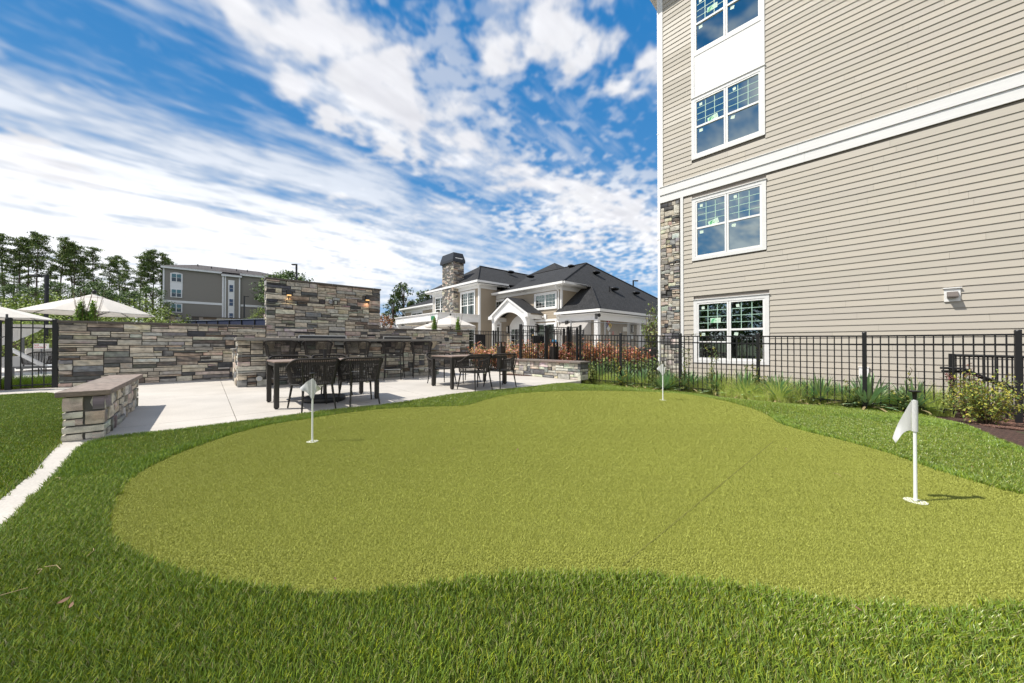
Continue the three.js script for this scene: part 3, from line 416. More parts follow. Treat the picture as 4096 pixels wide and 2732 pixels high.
// ---------------------------------------------------------------- putting flags
function flag(u, v, ang, curl, label, lenK) {
  const p = G(u, v), t = thing('putting_flag', label, 'flag', [p[0], 0.0, p[1]], ang, 'putting flags'), rnd = RNG(Math.round(u));
  obj('cup_rim', new THREE.RingGeometry(0.02, 0.056, 40).rotateX(-Math.PI / 2).translate(0, 0.004, 0), mat.white, t);
  obj('cup', new THREE.CylinderGeometry(0.054, 0.054, 0.004, 40), M(0.6, 0.6, 0.58, 0.5), t);
  obj('stick', new THREE.CylinderGeometry(0.0082, 0.0092, 0.69, 16).translate(0, 0.348, 0), M(0.82, 0.83, 0.82, 0.35), t);
  obj('knob', new THREE.LatheGeometry([[0, 0], [0.009, 0], [0.0105, 0.03], [0.011, 0.045], [0.028, 0.052], [0.030, 0.057], [0.028, 0.060], [0, 0.061]].map(q => V2(...q)), 24).translate(0, 0.672, 0), mat.black, t);
  obj('sleeve', new THREE.CylinderGeometry(0.0148, 0.0148, 0.205, 24, 1, true).translate(0, 0.565, 0), MP(0.80, 0.80, 0.79, 0.8, { side: THREE.DoubleSide, map: rep(tWeave, 2) }), t);
  const P = [], UV = [], I = [], nu = 14, nv = 12;          // limp triangular pennant
  for (let j = 0; j <= nv; j++) for (let i = 0; i <= nu; i++) { const a = i / nu, b = j / nv, hgt = lerp(0.195, 0.006, Math.pow(a, 0.9)), y0 = 0.66 - a * a * lenK[1] - a * lenK[2], w = Math.sin(a * 7 + b * 2) * curl * a, x = -0.016 - a * lenK[0] * (1 - 0.15 * b); P.push(x, y0 - b * hgt - 0.02 * a * b, w + curl * 1.5 * a * (b - 0.3)); UV.push(a * 0.3, b * 0.2); }
  for (let j = 0; j < nv; j++) for (let i = 0; i < nu; i++) { const k = j * (nu + 1) + i; I.push(k, k + nu + 1, k + 1, k + 1, k + nu + 1, k + nu + 2); }
  obj('pennant', bg(P, null, UV, I), MP(0.80, 0.80, 0.79, 0.85, { side: THREE.DoubleSide, transmission: 0.15, thickness: 0, map: rep(tWeave, 2) }), t);
  return t;
}
flag(3662, 2006, -0.75, 0.018, 'white putting flag with limp pennant on the yellow bush side of the green', [0.085, 0.06, 0.20]);
{ const f = flag(1249, 1767, 0.2, 0.02, 'white putting flag standing before the umbrella stub table, pennant spread both sides', [0.10, 0.05, 0.03]); const w = f.children.find(c => c.name === 'pennant').clone(); w.rotation.y = 2.75; w.scale.set(0.75, 1, 1); f.add(w); }
{ const f = flag(2651.5, 1600.5, -0.3, 0.015, 'white putting flag in front of the stone pilaster and yuccas', [0.085, 0.05, 0.03]); const w = f.children.find(c => c.name === 'pennant').clone(); w.rotation.y = 2.9; w.scale.set(0.6, 0.95, 1); f.add(w); }
obj('turf_seam', (() => { const a = G(3092, 1768), b = G(2490, 2265), P = [], I = [], n = 60, rnd = RNG(9); for (let i = 0; i <= n; i++) { const t = i / n, x = lerp(a[0], b[0], t), z = lerp(a[1], b[1], t), d = 0.0016 + rnd() * 0.0012; P.push(x - d, 0.0025, z - d, x, 0.0075 + rnd() * 0.003, z, x + d * 1.3, 0.0025, z + d * 1.3); } for (let i = 0; i < n; i++) for (let k = 0; k < 2; k++) { const o = i * 3 + k; I.push(o, o + 3, o + 1, o + 1, o + 3, o + 4); } return bg(P, null, P.flatMap((_, i) => i % 3 ? [] : [0, 0]), I); })(), M(0.14, 0.145, 0.022, 0.9, { side: THREE.DoubleSide })).userData = { label: 'faint raised joining seam across the putting green', category: 'seam' };
// ---------------------------------------------------------------- black metal fences
// posts: list of [x, z, topY]; panel k joins post k and k+1
function fence(name, label, posts, o = {}) {
  const base = o.base ?? -0.156, t = thing(name, label, o.cat || 'fence', [posts[0][0], 0, posts[0][1]]), pw = o.pw || 0.062, m = mat.black;
  const P = posts.map(p => [p[0] - posts[0][0], p[1] - posts[0][1], p[2]]);
  P.forEach((p, i) => { if (o.skip && o.skip.includes(i)) return; const a = i < P.length - 1 ? Math.atan2(-(P[i + 1][1] - p[1]), P[i + 1][0] - p[0]) : Math.atan2(-(p[1] - P[i - 1][1]), p[0] - P[i - 1][0]); const q = slab('post', m, t, pw, p[2] - base, pw, p[0], (p[2] + base) / 2, p[1], a); const c = new THREE.Mesh(CAPG, m); c.name = 'post_cap'; c.scale.set(1.22, 0.02 / (p[2] - base), 1.22); c.position.y = 0.5 + 0.01 / (p[2] - base); q.add(c); });
  for (let i = 0; i < P.length - 1; i++) {
    const a = P[i], b = P[i + 1], dx = b[0] - a[0], dz = b[1] - a[1], L = Math.hypot(dx, dz), ang = Math.atan2(-dz, dx), top = o.tops ? o.tops[i] : [a[2] - 0.035, b[2] - 0.035], bot = o.bot ? o.bot[i] : [base + 0.12, base + 0.12];
    const gap = o.gap || 0.155, n = Math.round(L / (o.pitch || 0.1)) - 1;
    for (const [k, ya, yb] of [[0, top[0], top[1]], [1, top[0] - gap, top[1] - gap], [2, bot[0], bot[1]]]) { if (o.noBottom && k === 2) continue; slab('rail', m, t, Math.hypot(L, yb - ya) - pw * 0.9, 0.028, 0.028, a[0] + dx / 2, (ya + yb) / 2, a[1] + dz / 2, ang, Math.atan2(yb - ya, L)); }
    for (let k = 1; k <= n; k++) { const f = k / (n + 1), yt = lerp(top[0], top[1], f) - 0.002, yb = lerp(bot[0], bot[1], f) - 0.06; slab('picket', m, t, 0.0165, yt - yb, 0.0165, a[0] + dx * f, (yt + yb) / 2, a[1] + dz * f, ang); }
  }
  return t;
}
const CAPG = (() => { const g = new THREE.CylinderGeometry(0.5, 0.62, 1, 4, 1).rotateY(Math.PI / 4); return g; })();
const fk = (k, top) => { const c = 1.15; return [FEN[0] - BX[0] * 1.612 * k, FEN[1] - BX[1] * 1.612 * k, EYE + (top - EYE) * c]; };
fence('garden_fence', 'low black picket fence between the yucca bed and the siding building', [fk(-2, 1.20), fk(-1, 1.205), fk(0, 1.21), fk(1, 1.216), fk(2, 1.231), fk(3, 1.256), fk(4, 1.30), fk(4.92, 1.47)], { tops: [[1.17, 1.175], [1.175, 1.183], [1.183, 1.185], [1.185, 1.205], [1.205, 1.235], [1.235, 1.285], [1.285, 1.325]] });
const gA = [0.29, -11.6], gB = [gA[0] + PX[0] * 2.5, gA[1] + PX[1] * 2.5], gC = fk(4.92, 1.2);
const gm = f => [gA[0] + PX[0] * 2.5 * f, gA[1] + PX[1] * 2.5 * f];
fence('entry_fence', 'tall black picket fence rising behind the planter wall', [[...gA, 1.69], [...gm(0.5), 1.70], [...gB, 1.70]], { base: 0.0, pw: 0.075, gap: 0.17 });
fence('side_fence', 'short black fence return from the tall fence to the planter corner', [[...gB, 1.70], [gC[0], gC[1], 1.62]].map(p => [p[0] + 0.1, p[1], p[2]]), { base: 0.0, pw: 0.075, gap: 0.17, pitch: 0.5 });
{ const b = k => { const p = gm(k); return [p[0] + 0.9, p[1] - 2.3, 1.68]; }; fence('gate_fence', 'black gate fence with a lock box behind the tall entry fence', [b(0.15), b(0.55), b(1.1)], { base: 0.0, pw: 0.06, gap: 0.17, pitch: 0.2 }); const p = gm(0.3), t = thing('gate_lock', 'solid black gate lock box seen through the entry fence', 'lock', [p[0], 0, p[1] - 0.15], TH); obj('box', rb(0.3, 0.28, 0.08, 0.01, 0, 1.2, 0), mat.black, t); slab('bracket', mat.black, t, 0.04, 1.2, 0.04, 0.1, 0.6, 0); }
{ const e = site(11.84, -0.15), f = k => [e[0] + PX[0] * k, e[1] + PX[1] * k, 1.70]; fence('pool_fence', 'black picket fence running on from the stone wall to the clubhouse', [f(0), f(1.5), f(1.66), f(3.1), f(4.3)], { base: 0, pw: 0.065, gap: 0.17 }); }
{ const g = (s, y) => { const p = site(s, -0.06); return [p[0], p[1], y]; }; const a = hit(W0, PX, 29, 1500)[0], b = -0.05;
  fence('pool_gate_fence', 'black metal fence panel between the gate and the stone wall', [g(a, 1.62), g(b, 1.62)], { base: 0, pw: 0.085, gap: 0.17, pitch: 0.155, cat: 'fence', bot: [[0.09, 0.09]] });
  const p = site(a - 0.14, -0.06), t = thing('pool_gate', 'black metal pool gate with a lock box beside the fence panel', 'gate', [p[0], 0, p[1]], TH);
  slab('gate_post', mat.black, t, 0.09, 1.55, 0.05, 0, 0.80, 0); slab('mesh_panel', M(0.014, 0.014, 0.015, 0.6), t, 1.1, 1.35, 0.012, -0.6, 0.82, 0); slab('rail', mat.black, t, 1.15, 0.04, 0.04, -0.6, 1.55, 0); slab('rail', mat.black, t, 1.15, 0.04, 0.04, -0.6, 0.1, 0); obj('lock_box', rb(0.1, 0.36, 0.09, 0.01, 0.0, 1.38, 0.05), mat.black, t); obj('latch', [tube([V3(-0.06, 1.17, 0.09), V3(0.05, 1.17, 0.09), V3(0.10, 1.21, 0.07)], 0.012), new THREE.CylinderGeometry(0.018, 0.018, 0.11, 14).translate(0.12, 1.66, 0.03)], M(0.09, 0.09, 0.095, 0.3, { metalness: 0.6 }), t); }
// stair rail in the well behind the garden fence
{
  const o = [FEN[0] - BN[0] * 1.35, FEN[1] - BN[1] * 1.35], h = (u, v) => { const [s, y] = hit(o, BX, u, v); return V3(s, y, 0); };
  const t = thing('stair_railing', 'black pipe stair railing against the beige siding behind the fence', 'railing', [o[0], 0, o[1]], TB), A = h(3806, 1421), B = h(4090, 1428), C = h(4240, 1432);
  obj('top_rail', tube([A, B, C], 0.026, 8), mat.black, t); slab('post', mat.black, t, 0.07, A.y + 0.3, 0.07, A.x, A.y / 2 - 0.15 + 0.03, 0);
  const q = [h(3757, 1470), h(3853, 1474), h(3900, 1495), h(4060, 1555), h(4200, 1625)].map(p => p.add(V3(0, 0, 0.09))); obj('hand_rail', tube(q, 0.022, 8), mat.black, t);
  const q2 = [h(3768, 1485), h(3868, 1486), h(3900, 1500), h(4060, 1566), h(4200, 1636)].map(p => p.add(V3(0, 0, -0.07))); obj('hand_rail', tube(q2, 0.022, 8), mat.black, t);
  for (let i = 1; i < 22; i++) { const x = lerp(A.x, C.x, i / 22); slab('baluster', mat.black, t, 0.018, A.y + 0.2, 0.018, x, A.y / 2 - 0.1, 0); }
  slab('bottom_rail', mat.black, t, C.x - A.x, 0.035, 0.035, (A.x + C.x) / 2, -0.12, 0);
}
// ---------------------------------------------------------------- siding building on the right
const sideCol = [[0.475, 0.432, 0.366], [0.458, 0.417, 0.356], [0.488, 0.443, 0.373], [0.467, 0.427, 0.363]].map((c, i) => M(...c, 0.6 + i * 0.07));
const lapG = (() => { const y0 = -0.5, y1 = 0.5, P = [], I = [], c = [[-0.5, y0, 0.021], [0.5, y0, 0.021], [0.5, y1, 0.004], [-0.5, y1, 0.004]];      // one lap board: thick butt below, thin above
  const F = (a, b, d, e) => { const o = P.length / 3; for (const p of [a, b, d, e]) P.push(...p); I.push(o, o + 1, o + 2, o, o + 2, o + 3); };
  F(c[0], c[1], c[2], c[3]); F([-0.5, y0, 0.001], [0.5, y0, 0.001], c[1], c[0]); F([-0.5, y0, 0.001], c[0], c[3], [-0.5, y1, 0.001]); F(c[1], [0.5, y0, 0.001], [0.5, y1, 0.001], c[2]); F(c[3], c[2], [0.5, y1, 0.001], [-0.5, y1, 0.001]); return bg(P, null, P.flatMap((_, i) => i % 3 ? [] : [0, 0]), I); })();
function stickerTex(kind) { const c = document.createElement('canvas'); c.width = 128; c.height = 64; const x = c.getContext('2d'); x.fillStyle = kind ? '#cfe6d2' : '#d8ead9'; x.fillRect(0, 0, 128, 64); if (kind) { x.fillStyle = '#b9dcbf'; x.fillRect(0, 0, 80, 64); x.strokeStyle = '#2f9a5c'; x.lineWidth = 7; for (let i = 0; i < 3; i++) { x.beginPath(); x.ellipse(46 + i * 7, 62, 34 - i * 4, 50, 0, Math.PI, 1.55 * Math.PI); x.stroke(); } x.fillStyle = '#178a45'; x.fillRect(52, 34, 26, 7); x.fillStyle = '#7f9c8a'; for (let i = 0; i < 4; i++) x.fillRect(88, 14 + i * 11, 32, 3); } else { x.fillStyle = '#9db8a6'; for (let i = 0; i < 4; i++) x.fillRect(14, 10 + i * 12, 100, 3); } const t = new THREE.CanvasTexture(c); t.colorSpace = THREE.SRGBColorSpace; return t; }
const stickA = M(1, 1, 1, 0.7, { map: stickerTex(0) }), stickB = M(1, 1, 1, 0.7, { map: stickerTex(1) });
function twinWindow(parent, x0, x1, y0, y1, o = {}) {       // pair of double hung windows: casing, sashes, panes with grilles in the upper sash
  const c = o.c ?? 0.10, win = obj('window', [bx(x1 - x0, c, 0.032, (x0 + x1) / 2, y1 - c / 2, 0.018), bx(x1 - x0, c, 0.032, (x0 + x1) / 2, y0 + c / 2, 0.018), bx(c, y1 - y0 - 2 * c, 0.032, x0 + c / 2, (y0 + y1) / 2, 0.018), bx(c, y1 - y0 - 2 * c, 0.032, x1 - c / 2, (y0 + y1) / 2, 0.018), bx(x1 - x0 + 0.03, 0.02, 0.055, (x0 + x1) / 2, y1 + 0.01, 0.028)], mat.trim, parent);
  const n = o.n ?? 2, f = 0.045, iw = (x1 - x0 - 2 * c - 0.012 * (n - 1)) / n, ym = y0 + (y1 - y0) * (o.mid ?? 0.515);
  for (let k = 0; k < n; k++) {
    const a = x0 + c + k * (iw + 0.012), b = a + iw, up = o.up ?? true;
    obj('sash_frame', [bx(iw, f, 0.05, (a + b) / 2, y1 - c - f / 2, 0.0), bx(iw, f + 0.012, 0.05, (a + b) / 2, y0 + c + (f + 0.012) / 2, 0.0), bx(f, y1 - y0 - 2 * c - 2 * f - 0.012, 0.05, a + f / 2, (y0 + y1) / 2 + 0.006, 0), bx(f, y1 - y0 - 2 * c - 2 * f - 0.012, 0.05, b - f / 2, (y0 + y1) / 2 + 0.006, 0), bx(iw - 2 * f, 0.055, 0.042, (a + b) / 2, ym, 0.0)], mat.white, win);
    const gx0 = a + f, gx1 = b - f, gu = y1 - c - f, gl = y0 + c + f + 0.012;
    obj('pane', bx(gx1 - gx0, gu - ym - 0.027, 0.006, (gx0 + gx1) / 2, (gu + ym + 0.027) / 2, -0.008), o.glass || mat.glass, win);
    const low = obj('pane', bx(gx1 - gx0, ym - 0.027 - gl, 0.006, (gx0 + gx1) / 2, (ym - 0.027 + gl) / 2, -0.016), o.glass || mat.glass, win);
    const cols = o.cols ?? 3, rows = o.rows ?? 4;
    if (cols) for (let i = 1; i < cols; i++) slab('grille_bar', o.gm || mat.grille, win, 0.017, gu - ym - 0.027, 0.004, lerp(gx0, gx1, i / cols), (gu + ym + 0.027) / 2, -0.003);
    if (cols) for (let i = 1; i < rows; i++) slab('grille_bar', o.gm || mat.grille, win, gx1 - gx0, 0.015, 0.004, (gx0 + gx1) / 2, lerp(ym + 0.027, gu, i / rows), -0.0025);
    if (o.open && k === 0) { const y = lerp(gl, ym, 0.56); slab('raised_sash_rail', mat.white, win, gx1 - gx0, 0.06, 0.03, (gx0 + gx1) / 2, y, -0.002); }
    if (o.sticks) { const w = gx1 - gx0, S = (mt, sw, sh, fx, fy, rz) => { const m = new THREE.Mesh(new THREE.PlaneGeometry(sw, sh), mt); m.name = 'sticker'; m.position.set(gx0 + w * fx, fy, 0.0015); m.rotation.z = rz; win.add(m); }; S(stickA, 0.08, 0.085, k ? 0.22 : 0.16, gu - 0.11, k ? 0.12 : 0.03); if (k === 0) S(stickB, 0.28, 0.15, 0.6, lerp(ym, gu, o.sticks), o.srot || 0); const q = new THREE.Mesh(new THREE.PlaneGeometry(0.1, 0.09), stickA); q.name = 'sticker'; q.position.set(gx0 + w * 0.16, ym - 0.13, -0.012); q.rotation.z = k ? -0.2 : 0.05; win.add(q); }
  }
  return win;
}
{
  const t = thing('siding_building', 'four storey beige lap siding building with white trim and stone corner', 'building', [B0[0], -0.35, B0[1]], TB), Y = y => y + 0.35, WX = 15, TOP = 13.6;
  obj('wall_core', [bx(WX - 0.02, Y(TOP), 0.3, WX / 2, Y(TOP) / 2, -0.17), bx(0.3, Y(TOP), 11, 0.16, Y(TOP) / 2, -5.8), bx(0.3, Y(TOP), 11, WX - 0.16, Y(TOP) / 2, -5.8)], M(0.25, 0.22, 0.19, 0.9), t);
  const wins = [[1.051, 2.985, 0.462, 2.417, { sticks: 0.36, open: true }], [1.012, 2.93, 3.66, 5.615, { sticks: 0.12, srot: 0.25 }], [1.008, 2.915, 6.865, 8.80, { sticks: 0.12, srot: 0.2 }], [1.008, 2.915, 10.12, 12.06, { sticks: 0.3 }]];
  for (const [a, b, c, d, o] of wins) twinWindow(t, a, b, Y(c), Y(d), o);
  slab('spandrel_panel', mat.trim, t, 2.915 - 1.008 - 0.16, 10.12 - 8.82, 0.02, (1.008 + 2.915) / 2, Y((10.12 + 8.82) / 2), 0.012);
  for (const x of [1.048, 2.875]) slab('spandrel_trim', mat.trim, t, 0.08, 10.12 - 8.82, 0.032, x, Y((10.12 + 8.82) / 2), 0.018);
  for (const [a, b, z] of [[6.035, 6.295, 0.055], [5.785, 6.03, 0.03]]) { let x = 0.0; const rr = RNG(33 + a); while (x < WX) { const w = Math.min(3.6 + rr() * 0.2, WX - x); slab('band_board', mat.trim, t, w - 0.002, b - a, z, x + w / 2, Y((a + b) / 2), z / 2); x += w; } }
  slab('drip_flashing', mat.white, t, WX, 0.012, 0.075, WX / 2, Y(6.303), 0.037);
  for (const [x, w, a, b] of [[0.055, 0.11, 6.31, TOP], [0.705, 0.085, -0.3, 5.78]]) slab('corner_board', mat.trim, t, w, b - a, 0.03, x, Y((a + b) / 2), 0.017);
  slab('corner_board', mat.trim, t, 0.03, TOP + 0.3, 0.12, -0.004, Y(TOP / 2 - 0.15), -0.045);
  // stone pilaster
  setStones(t, stoneFace(t, 0.60, 6.06, 171, T(0.03, 0.02, 0.0), { uy: 0.062, ux: 0.06, wmin: 2, wmax: 5, hp: [0.45, 0.8, 1], prot: 0.045, lift: 2 }), 260);
  // lap boards
  const rnd = RNG(77), ex = 0.1502, holes = [...wins.map(w => [w[0], w[1], w[2], w[3] + 0.02]), [1.008, 2.915, 8.7, 10.2]], planks = [];
  for (let y = -0.29; y < TOP - 0.1; y += ex) {
    const ym = y + ex / 2; if (ym > 5.79 && ym < 6.30) continue;
    let seg = [[ym < 5.9 ? 0.75 : 0.11, WX]];
    for (const h of holes) if (y + ex > h[2] && y < h[3]) seg = seg.flatMap(([a, b]) => [[a, Math.min(b, h[0])], [Math.max(a, h[1]), b]].filter(s => s[1] - s[0] > 0.02));
    for (const [a, b] of seg) { let x = a; const step = 3.66; while (x < b - 0.01) { let w = x === a ? step * (0.25 + 0.75 * rnd()) : step; if (b - x - w < 0.3) w = b - x; w = Math.min(w, b - x); planks.push([x, w, y]); x += w; } }
  }
  planks.sort((p, q) => (p[0] > 7.4) - (q[0] > 7.4) || p[2] - q[2]); const rest = [];
  planks.forEach(([x, w, y], i) => { const ov = 0.012; if (i < 295) { const m = new THREE.Mesh(lapG.clone().scale(w - 0.0025, ex + ov, 1), sideCol[Math.floor(rnd() * 4)]); m.name = 'lap_board'; m.position.set(x + w / 2, Y(y) + ex / 2 + ov / 2 - ov, 0.0 + (y % 0.3 > 0.15 ? 0.0003 : 0)); t.add(m); } else rest.push(lapG.clone().scale(w - 0.0025, ex + ov, 1).translate(x + w / 2, Y(y) + ex / 2 - ov / 2, 0)); });
  stuff(obj('upper_lap_boards', rest, sideCol[0], t));
  stuff(obj('end_lap_boards', lapPanel(10.8, TOP + 0.2, 0.15).rotateY(-Math.PI / 2).translate(0.0, Y(-0.25), -10.95), sideCol[1], t));
  // gutter pipe on the corner, eave far above
  obj('downspout', [bx(0.075, TOP - 0.1, 0.06, -0.06, Y(TOP / 2 - 0.1), -0.06), bx(0.10, 0.03, 0.08, -0.06, Y(4.6), -0.06), bx(0.10, 0.03, 0.08, -0.06, Y(8.2), -0.06)], mat.white, t);
  obj('eave', [bx(WX + 1.2, 0.25, 12, WX / 2, Y(TOP) + 0.12, -5.3), bx(WX + 1.3, 0.14, 0.14, WX / 2, Y(TOP) + 0.2, 0.77)], mat.trim, t);
  obj('roof', poly([V3(-0.65, Y(TOP) + 0.25, 0.75), V3(WX + 0.65, Y(TOP) + 0.25, 0.75), V3(WX + 0.65, Y(TOP) + 3, -5.5), V3(-0.65, Y(TOP) + 3, -5.5)]), mat.roofBrown, t);
  // vent hood and service box
  const v = obj('exhaust_vent', [bx(0.215, 0.27, 0.03, 6.112, Y(2.07), 0.022), bx(0.245, 0.02, 0.06, 6.112, Y(2.218), 0.034)], mat.white, t); obj('hood', new THREE.ExtrudeGeometry(new THREE.Shape([V2(0, 0.065), V2(0.03, 0.065), V2(0.12, -0.035), V2(0.12, -0.06), V2(0, -0.06)]), { depth: 0.145, bevelEnabled: false }).rotateY(-Math.PI / 2).translate(6.112 + 0.0725, Y(2.075), 0.036), M(0.12, 0.10, 0.09, 0.6), v);
  const s = obj('service_box', [bx(0.165, 0.215, 0.04, 4.80, Y(0.375), 0.035), bx(0.185, 0.015, 0.05, 4.80, Y(0.49), 0.04)], mat.white, t); obj('tap', new THREE.SphereGeometry(0.025, 12, 8).translate(4.80, Y(0.36), 0.07), M(0.15, 0.2, 0.3, 0.4), s);
}
function lapPanel(w, h, ex) {                  // joined lap boards (sawtooth), x 0..w, y 0..h
  const P = [], I = []; let o = 0; for (let y = 0; y < h - 0.01; y += ex) { const y1 = Math.min(h, y + ex), z = 0.018; P.push(0, y, z, w, y, z, w, y1, 0.004, 0, y1, 0.004, 0, y, 0.003, w, y, 0.003, w, y, z, 0, y, z); I.push(o, o + 1, o + 2, o, o + 2, o + 3, o + 4, o + 5, o + 6, o + 4, o + 6, o + 7); o += 8; }
  return bg(P, null, P.flatMap((_, i) => i % 3 ? [] : [P[i], P[i + 1]]), I);
}
// ---------------------------------------------------------------- clubhouse (x away along the stone wall's line, -x faces the sun)
const CK = [5.326, -21.0];
const cl = (x, z) => [CK[0] + PX[0] * x + PN[0] * z, CK[1] + PX[1] * x + PN[1] * z];
{
  const t = thing('clubhouse', 'beige clubhouse with dark hipped roofs, white trim and a stone chimney', 'building', [CK[0], -0.1, CK[1]], TH), Y = y => y + 0.1, C = (x, y, z) => V3(x, Y(y), z);
  const sd = M(0.36, 0.30, 0.225, 0.8), wt = mat.trim;
  const wallX = (x, z0, z1, y0, y1, name = 'wall') => stuff(obj(name, lapPanel(z1 - z0, y1 - y0, 0.16).rotateY(-Math.PI / 2).translate(x, Y(y0), z0), sd, t));     // faces -x
  const wallZ = (z, x0, x1, y0, y1, name = 'wall') => stuff(obj(name, lapPanel(x1 - x0, y1 - y0, 0.16).translate(x0, Y(y0), z), sd, t));                        // faces +z
  // solid cores
  obj('core', [bx(14, 5.0, 15, 7.6, Y(2.5), -11), bx(8, 5.7, 7.3, 2.8, Y(2.85), -14.35), bx(13, 2.9, 3.2, 8, Y(1.45), -3.2)], M(0.28, 0.24, 0.2, 0.9), t);
  wallX(0.5, -11.9, -3.43, -0.1, 5.15); wallZ(-3.43, 0.5, 3.2, 2.9, 5.3); wallX(-1.3, -18.14, -10.56, -0.1, 5.9); wallZ(-10.56, -1.3, 0.5, -0.1, 5.9); wallX(0.3, -28, -18.2, -0.1, 5.1); wallZ(-1.45, 1.2, 14.5, -0.1, 2.9); wallX(1.2, -3.43, -1.45, -0.1, 2.9);
  // corner boards
  const bar = (n, x0, x1, y0, y1, z0, z1, m = wt) => slab(n, m, t, x1 - x0, y1 - y0, z1 - z0, (x0 + x1) / 2, Y((y0 + y1) / 2), (z0 + z1) / 2);
  bar('corner_board', 0.46, 0.62, -0.1, 5.1, -3.52, -3.39); bar('corner_board', 0.46, 0.52, -0.1, 5.1, -11.87, -11.72); bar('corner_board', -1.34, -1.18, -0.1, 5.85, -10.65, -10.52); bar('corner_board', -1.345, -1.28, -0.1, 5.85, -10.68, -10.5); bar('corner_board', -1.34, -1.28, -0.1, 5.85, -18.2, -18.05);
  // friezes and gutters
  bar('frieze', 0.44, 0.5, 4.85, 5.12, -11.9, -3.4); bar('frieze', 0.5, 3.3, 4.8, 5.12, -3.44, -3.38); bar('frieze', -1.36, -1.3, 5.6, 5.9, -18.2, -10.5); bar('frieze', -1.3, 0.5, 5.6, 5.9, -10.57, -10.51); bar('frieze', 0.24, 0.3, 4.8, 5.1, -28, -18.2);
  bar('soffit', -0.02, 0.6, 5.10, 5.15, -12.0, -2.9); bar('soffit', 0.0, 3.4, 5.08, 5.13, -3.5, -2.86); bar('soffit', -1.8, -1.2, 5.9, 5.95, -18.7, -10.1); bar('soffit', -1.8, 1.6, 5.88, 5.93, -10.7, -10.1); bar('soffit', 0.05, 16.5, 2.93, 2.99, -3.5, -0.02); bar('soffit', -0.2, 0.4, 5.08, 5.13, -28.5, -18.2);
  const gut = (n, x0, x1, y0, z0, z1) => bar(n, x0, x1, y0, y0 + 0.16, z0, z1);
  gut('gutter', -0.1, 0.02, 5.12, -11.9, -2.84); gut('gutter', 0.02, 3.1, 5.12, -2.86, -2.74); gut('gutter', -1.92, -1.8, 5.98, -18.7, -9.98); gut('gutter', -1.8, 1.4, 5.98, -10.1, -9.98); gut('gutter', -0.1, 0.02, 3.04, -3.6, 0.1); gut('gutter', 0.02, 16.2, 3.04, -0.02, 0.1); gut('gutter', -0.3, -0.18, 5.14, -28.5, -18.7);
  // entry porch beam and posts under the low roof
  bar('porch_beam', 0.25, 0.5, 2.55, 2.93, -3.6, -0.3); bar('porch_beam', 0.25, 14.5, 2.55, 2.93, -0.5, -0.25); bar('porch_post', 0.22, 0.5, -0.1, 2.6, -0.55, -0.27);
  for (const x of [5.4, 10]) bar('porch_post', x, x + 0.22, -0.1, 2.6, -0.5, -0.28);
  // roofs
  obj('roof', [poly([C(0, 5.25, -2.88), C(8, 8.4, -6.85), C(8, 8.4, -14.3), C(0, 5.25, -14.3)]), poly([C(8, 8.4, -6.85), C(0, 5.3, -2.88), C(2.7, 5.1, -2.5), C(0, 3.19, 0), C(16, 3.19, 0)]), poly([C(0, 3.19, 0), C(2.7, 5.1, -2.5), C(2.7, 5.12, -3.6), C(0, 3.19, -3.6)]), poly([C(16, 3.19, 0), C(16, 5.25, -14.3), C(8, 8.4, -14.3), C(8, 8.4, -6.85)])], mat.roof, t);
  obj('roof', [poly([C(-1.85, 6.1, -10.05), C(9.5, 6.1, -10.05), C(9.5, 8.4, -14.3), C(1.5, 8.4, -14.3)]), poly([C(-1.85, 6.1, -18.65), C(-1.85, 6.1, -10.05), C(1.5, 8.4, -14.3)]), poly([C(9.5, 6.1, -18.65), C(-1.85, 6.1, -18.65), C(1.5, 8.4, -14.3), C(9.5, 8.4, -14.3)])], mat.roof, t);
  { const a = [12.6, 10.55, -14.7]; obj('roof', [poly([C(9, 8.2, -11), C(16.5, 8.2, -11), C(...a)]), poly([C(9, 8.2, -18.5), C(9, 8.2, -11), C(...a)]), poly([C(16.5, 8.2, -11), C(16.5, 8.2, -18.5), C(...a)])], mat.roof, t); obj('tower_wall', bx(7, 3.2, 7, 12.7, Y(6.6), -14.7), sd, t); }
  obj('roof', [poly([C(-0.25, 5.28, -28.6), C(-0.25, 5.28, -18.2), C(3.5, 6.9, -18.2), C(3.5, 6.9, -25)]), poly([C(6, 5.28, -28.6), C(-0.25, 5.28, -28.6), C(3.5, 6.9, -25)])], mat.roof, t);
  for (const [a, b] of [[C(0, 5.27, -2.88), C(8, 8.42, -6.85)], [C(-1.85, 6.12, -10.05), C(1.5, 8.42, -14.3)], [C(0, 3.21, 0), C(2.7, 5.14, -2.5)], [C(16, 3.21, 0), C(8, 8.42, -6.85)], [C(8, 8.42, -6.85), C(8, 8.42, -14.3)], [C(1.5, 8.42, -14.3), C(9, 8.42, -14.3)], [C(2.7, 5.14, -2.5), C(2.6, 5.18, -3.3)]]) obj('ridge_cap', tube([a, b], 0.075, 5), mat.roof, t);
  // roof vents
  for (const [x, y, z] of [[7.2, 8.08, -7.9], [3.3, 6.85, -9.3], [6.6, 6.95, -4.75], [5.6, 5.18, -2.4], [8.9, 5.2, -2.42], [4.4, 7.98, -13.15]]) { const v = obj('roof_vent', new THREE.SphereGeometry(0.42, 16, 8).scale(1, 0.36, 0.7), mat.black, t); v.position.copy(C(x, y + 0.12, z)); }
  obj('vent_pipe', tube([C(4.7, 4.8, -2.3), C(4.7, 5.35, -2.3)], 0.05), mat.black, t);
  // chimney: shaft core with courses of small stones, metal cap
  obj('chimney_core', bx(1.0, 8.4, 1.82, -1.35, Y(4.2), -14.56), mat.mortar, t);
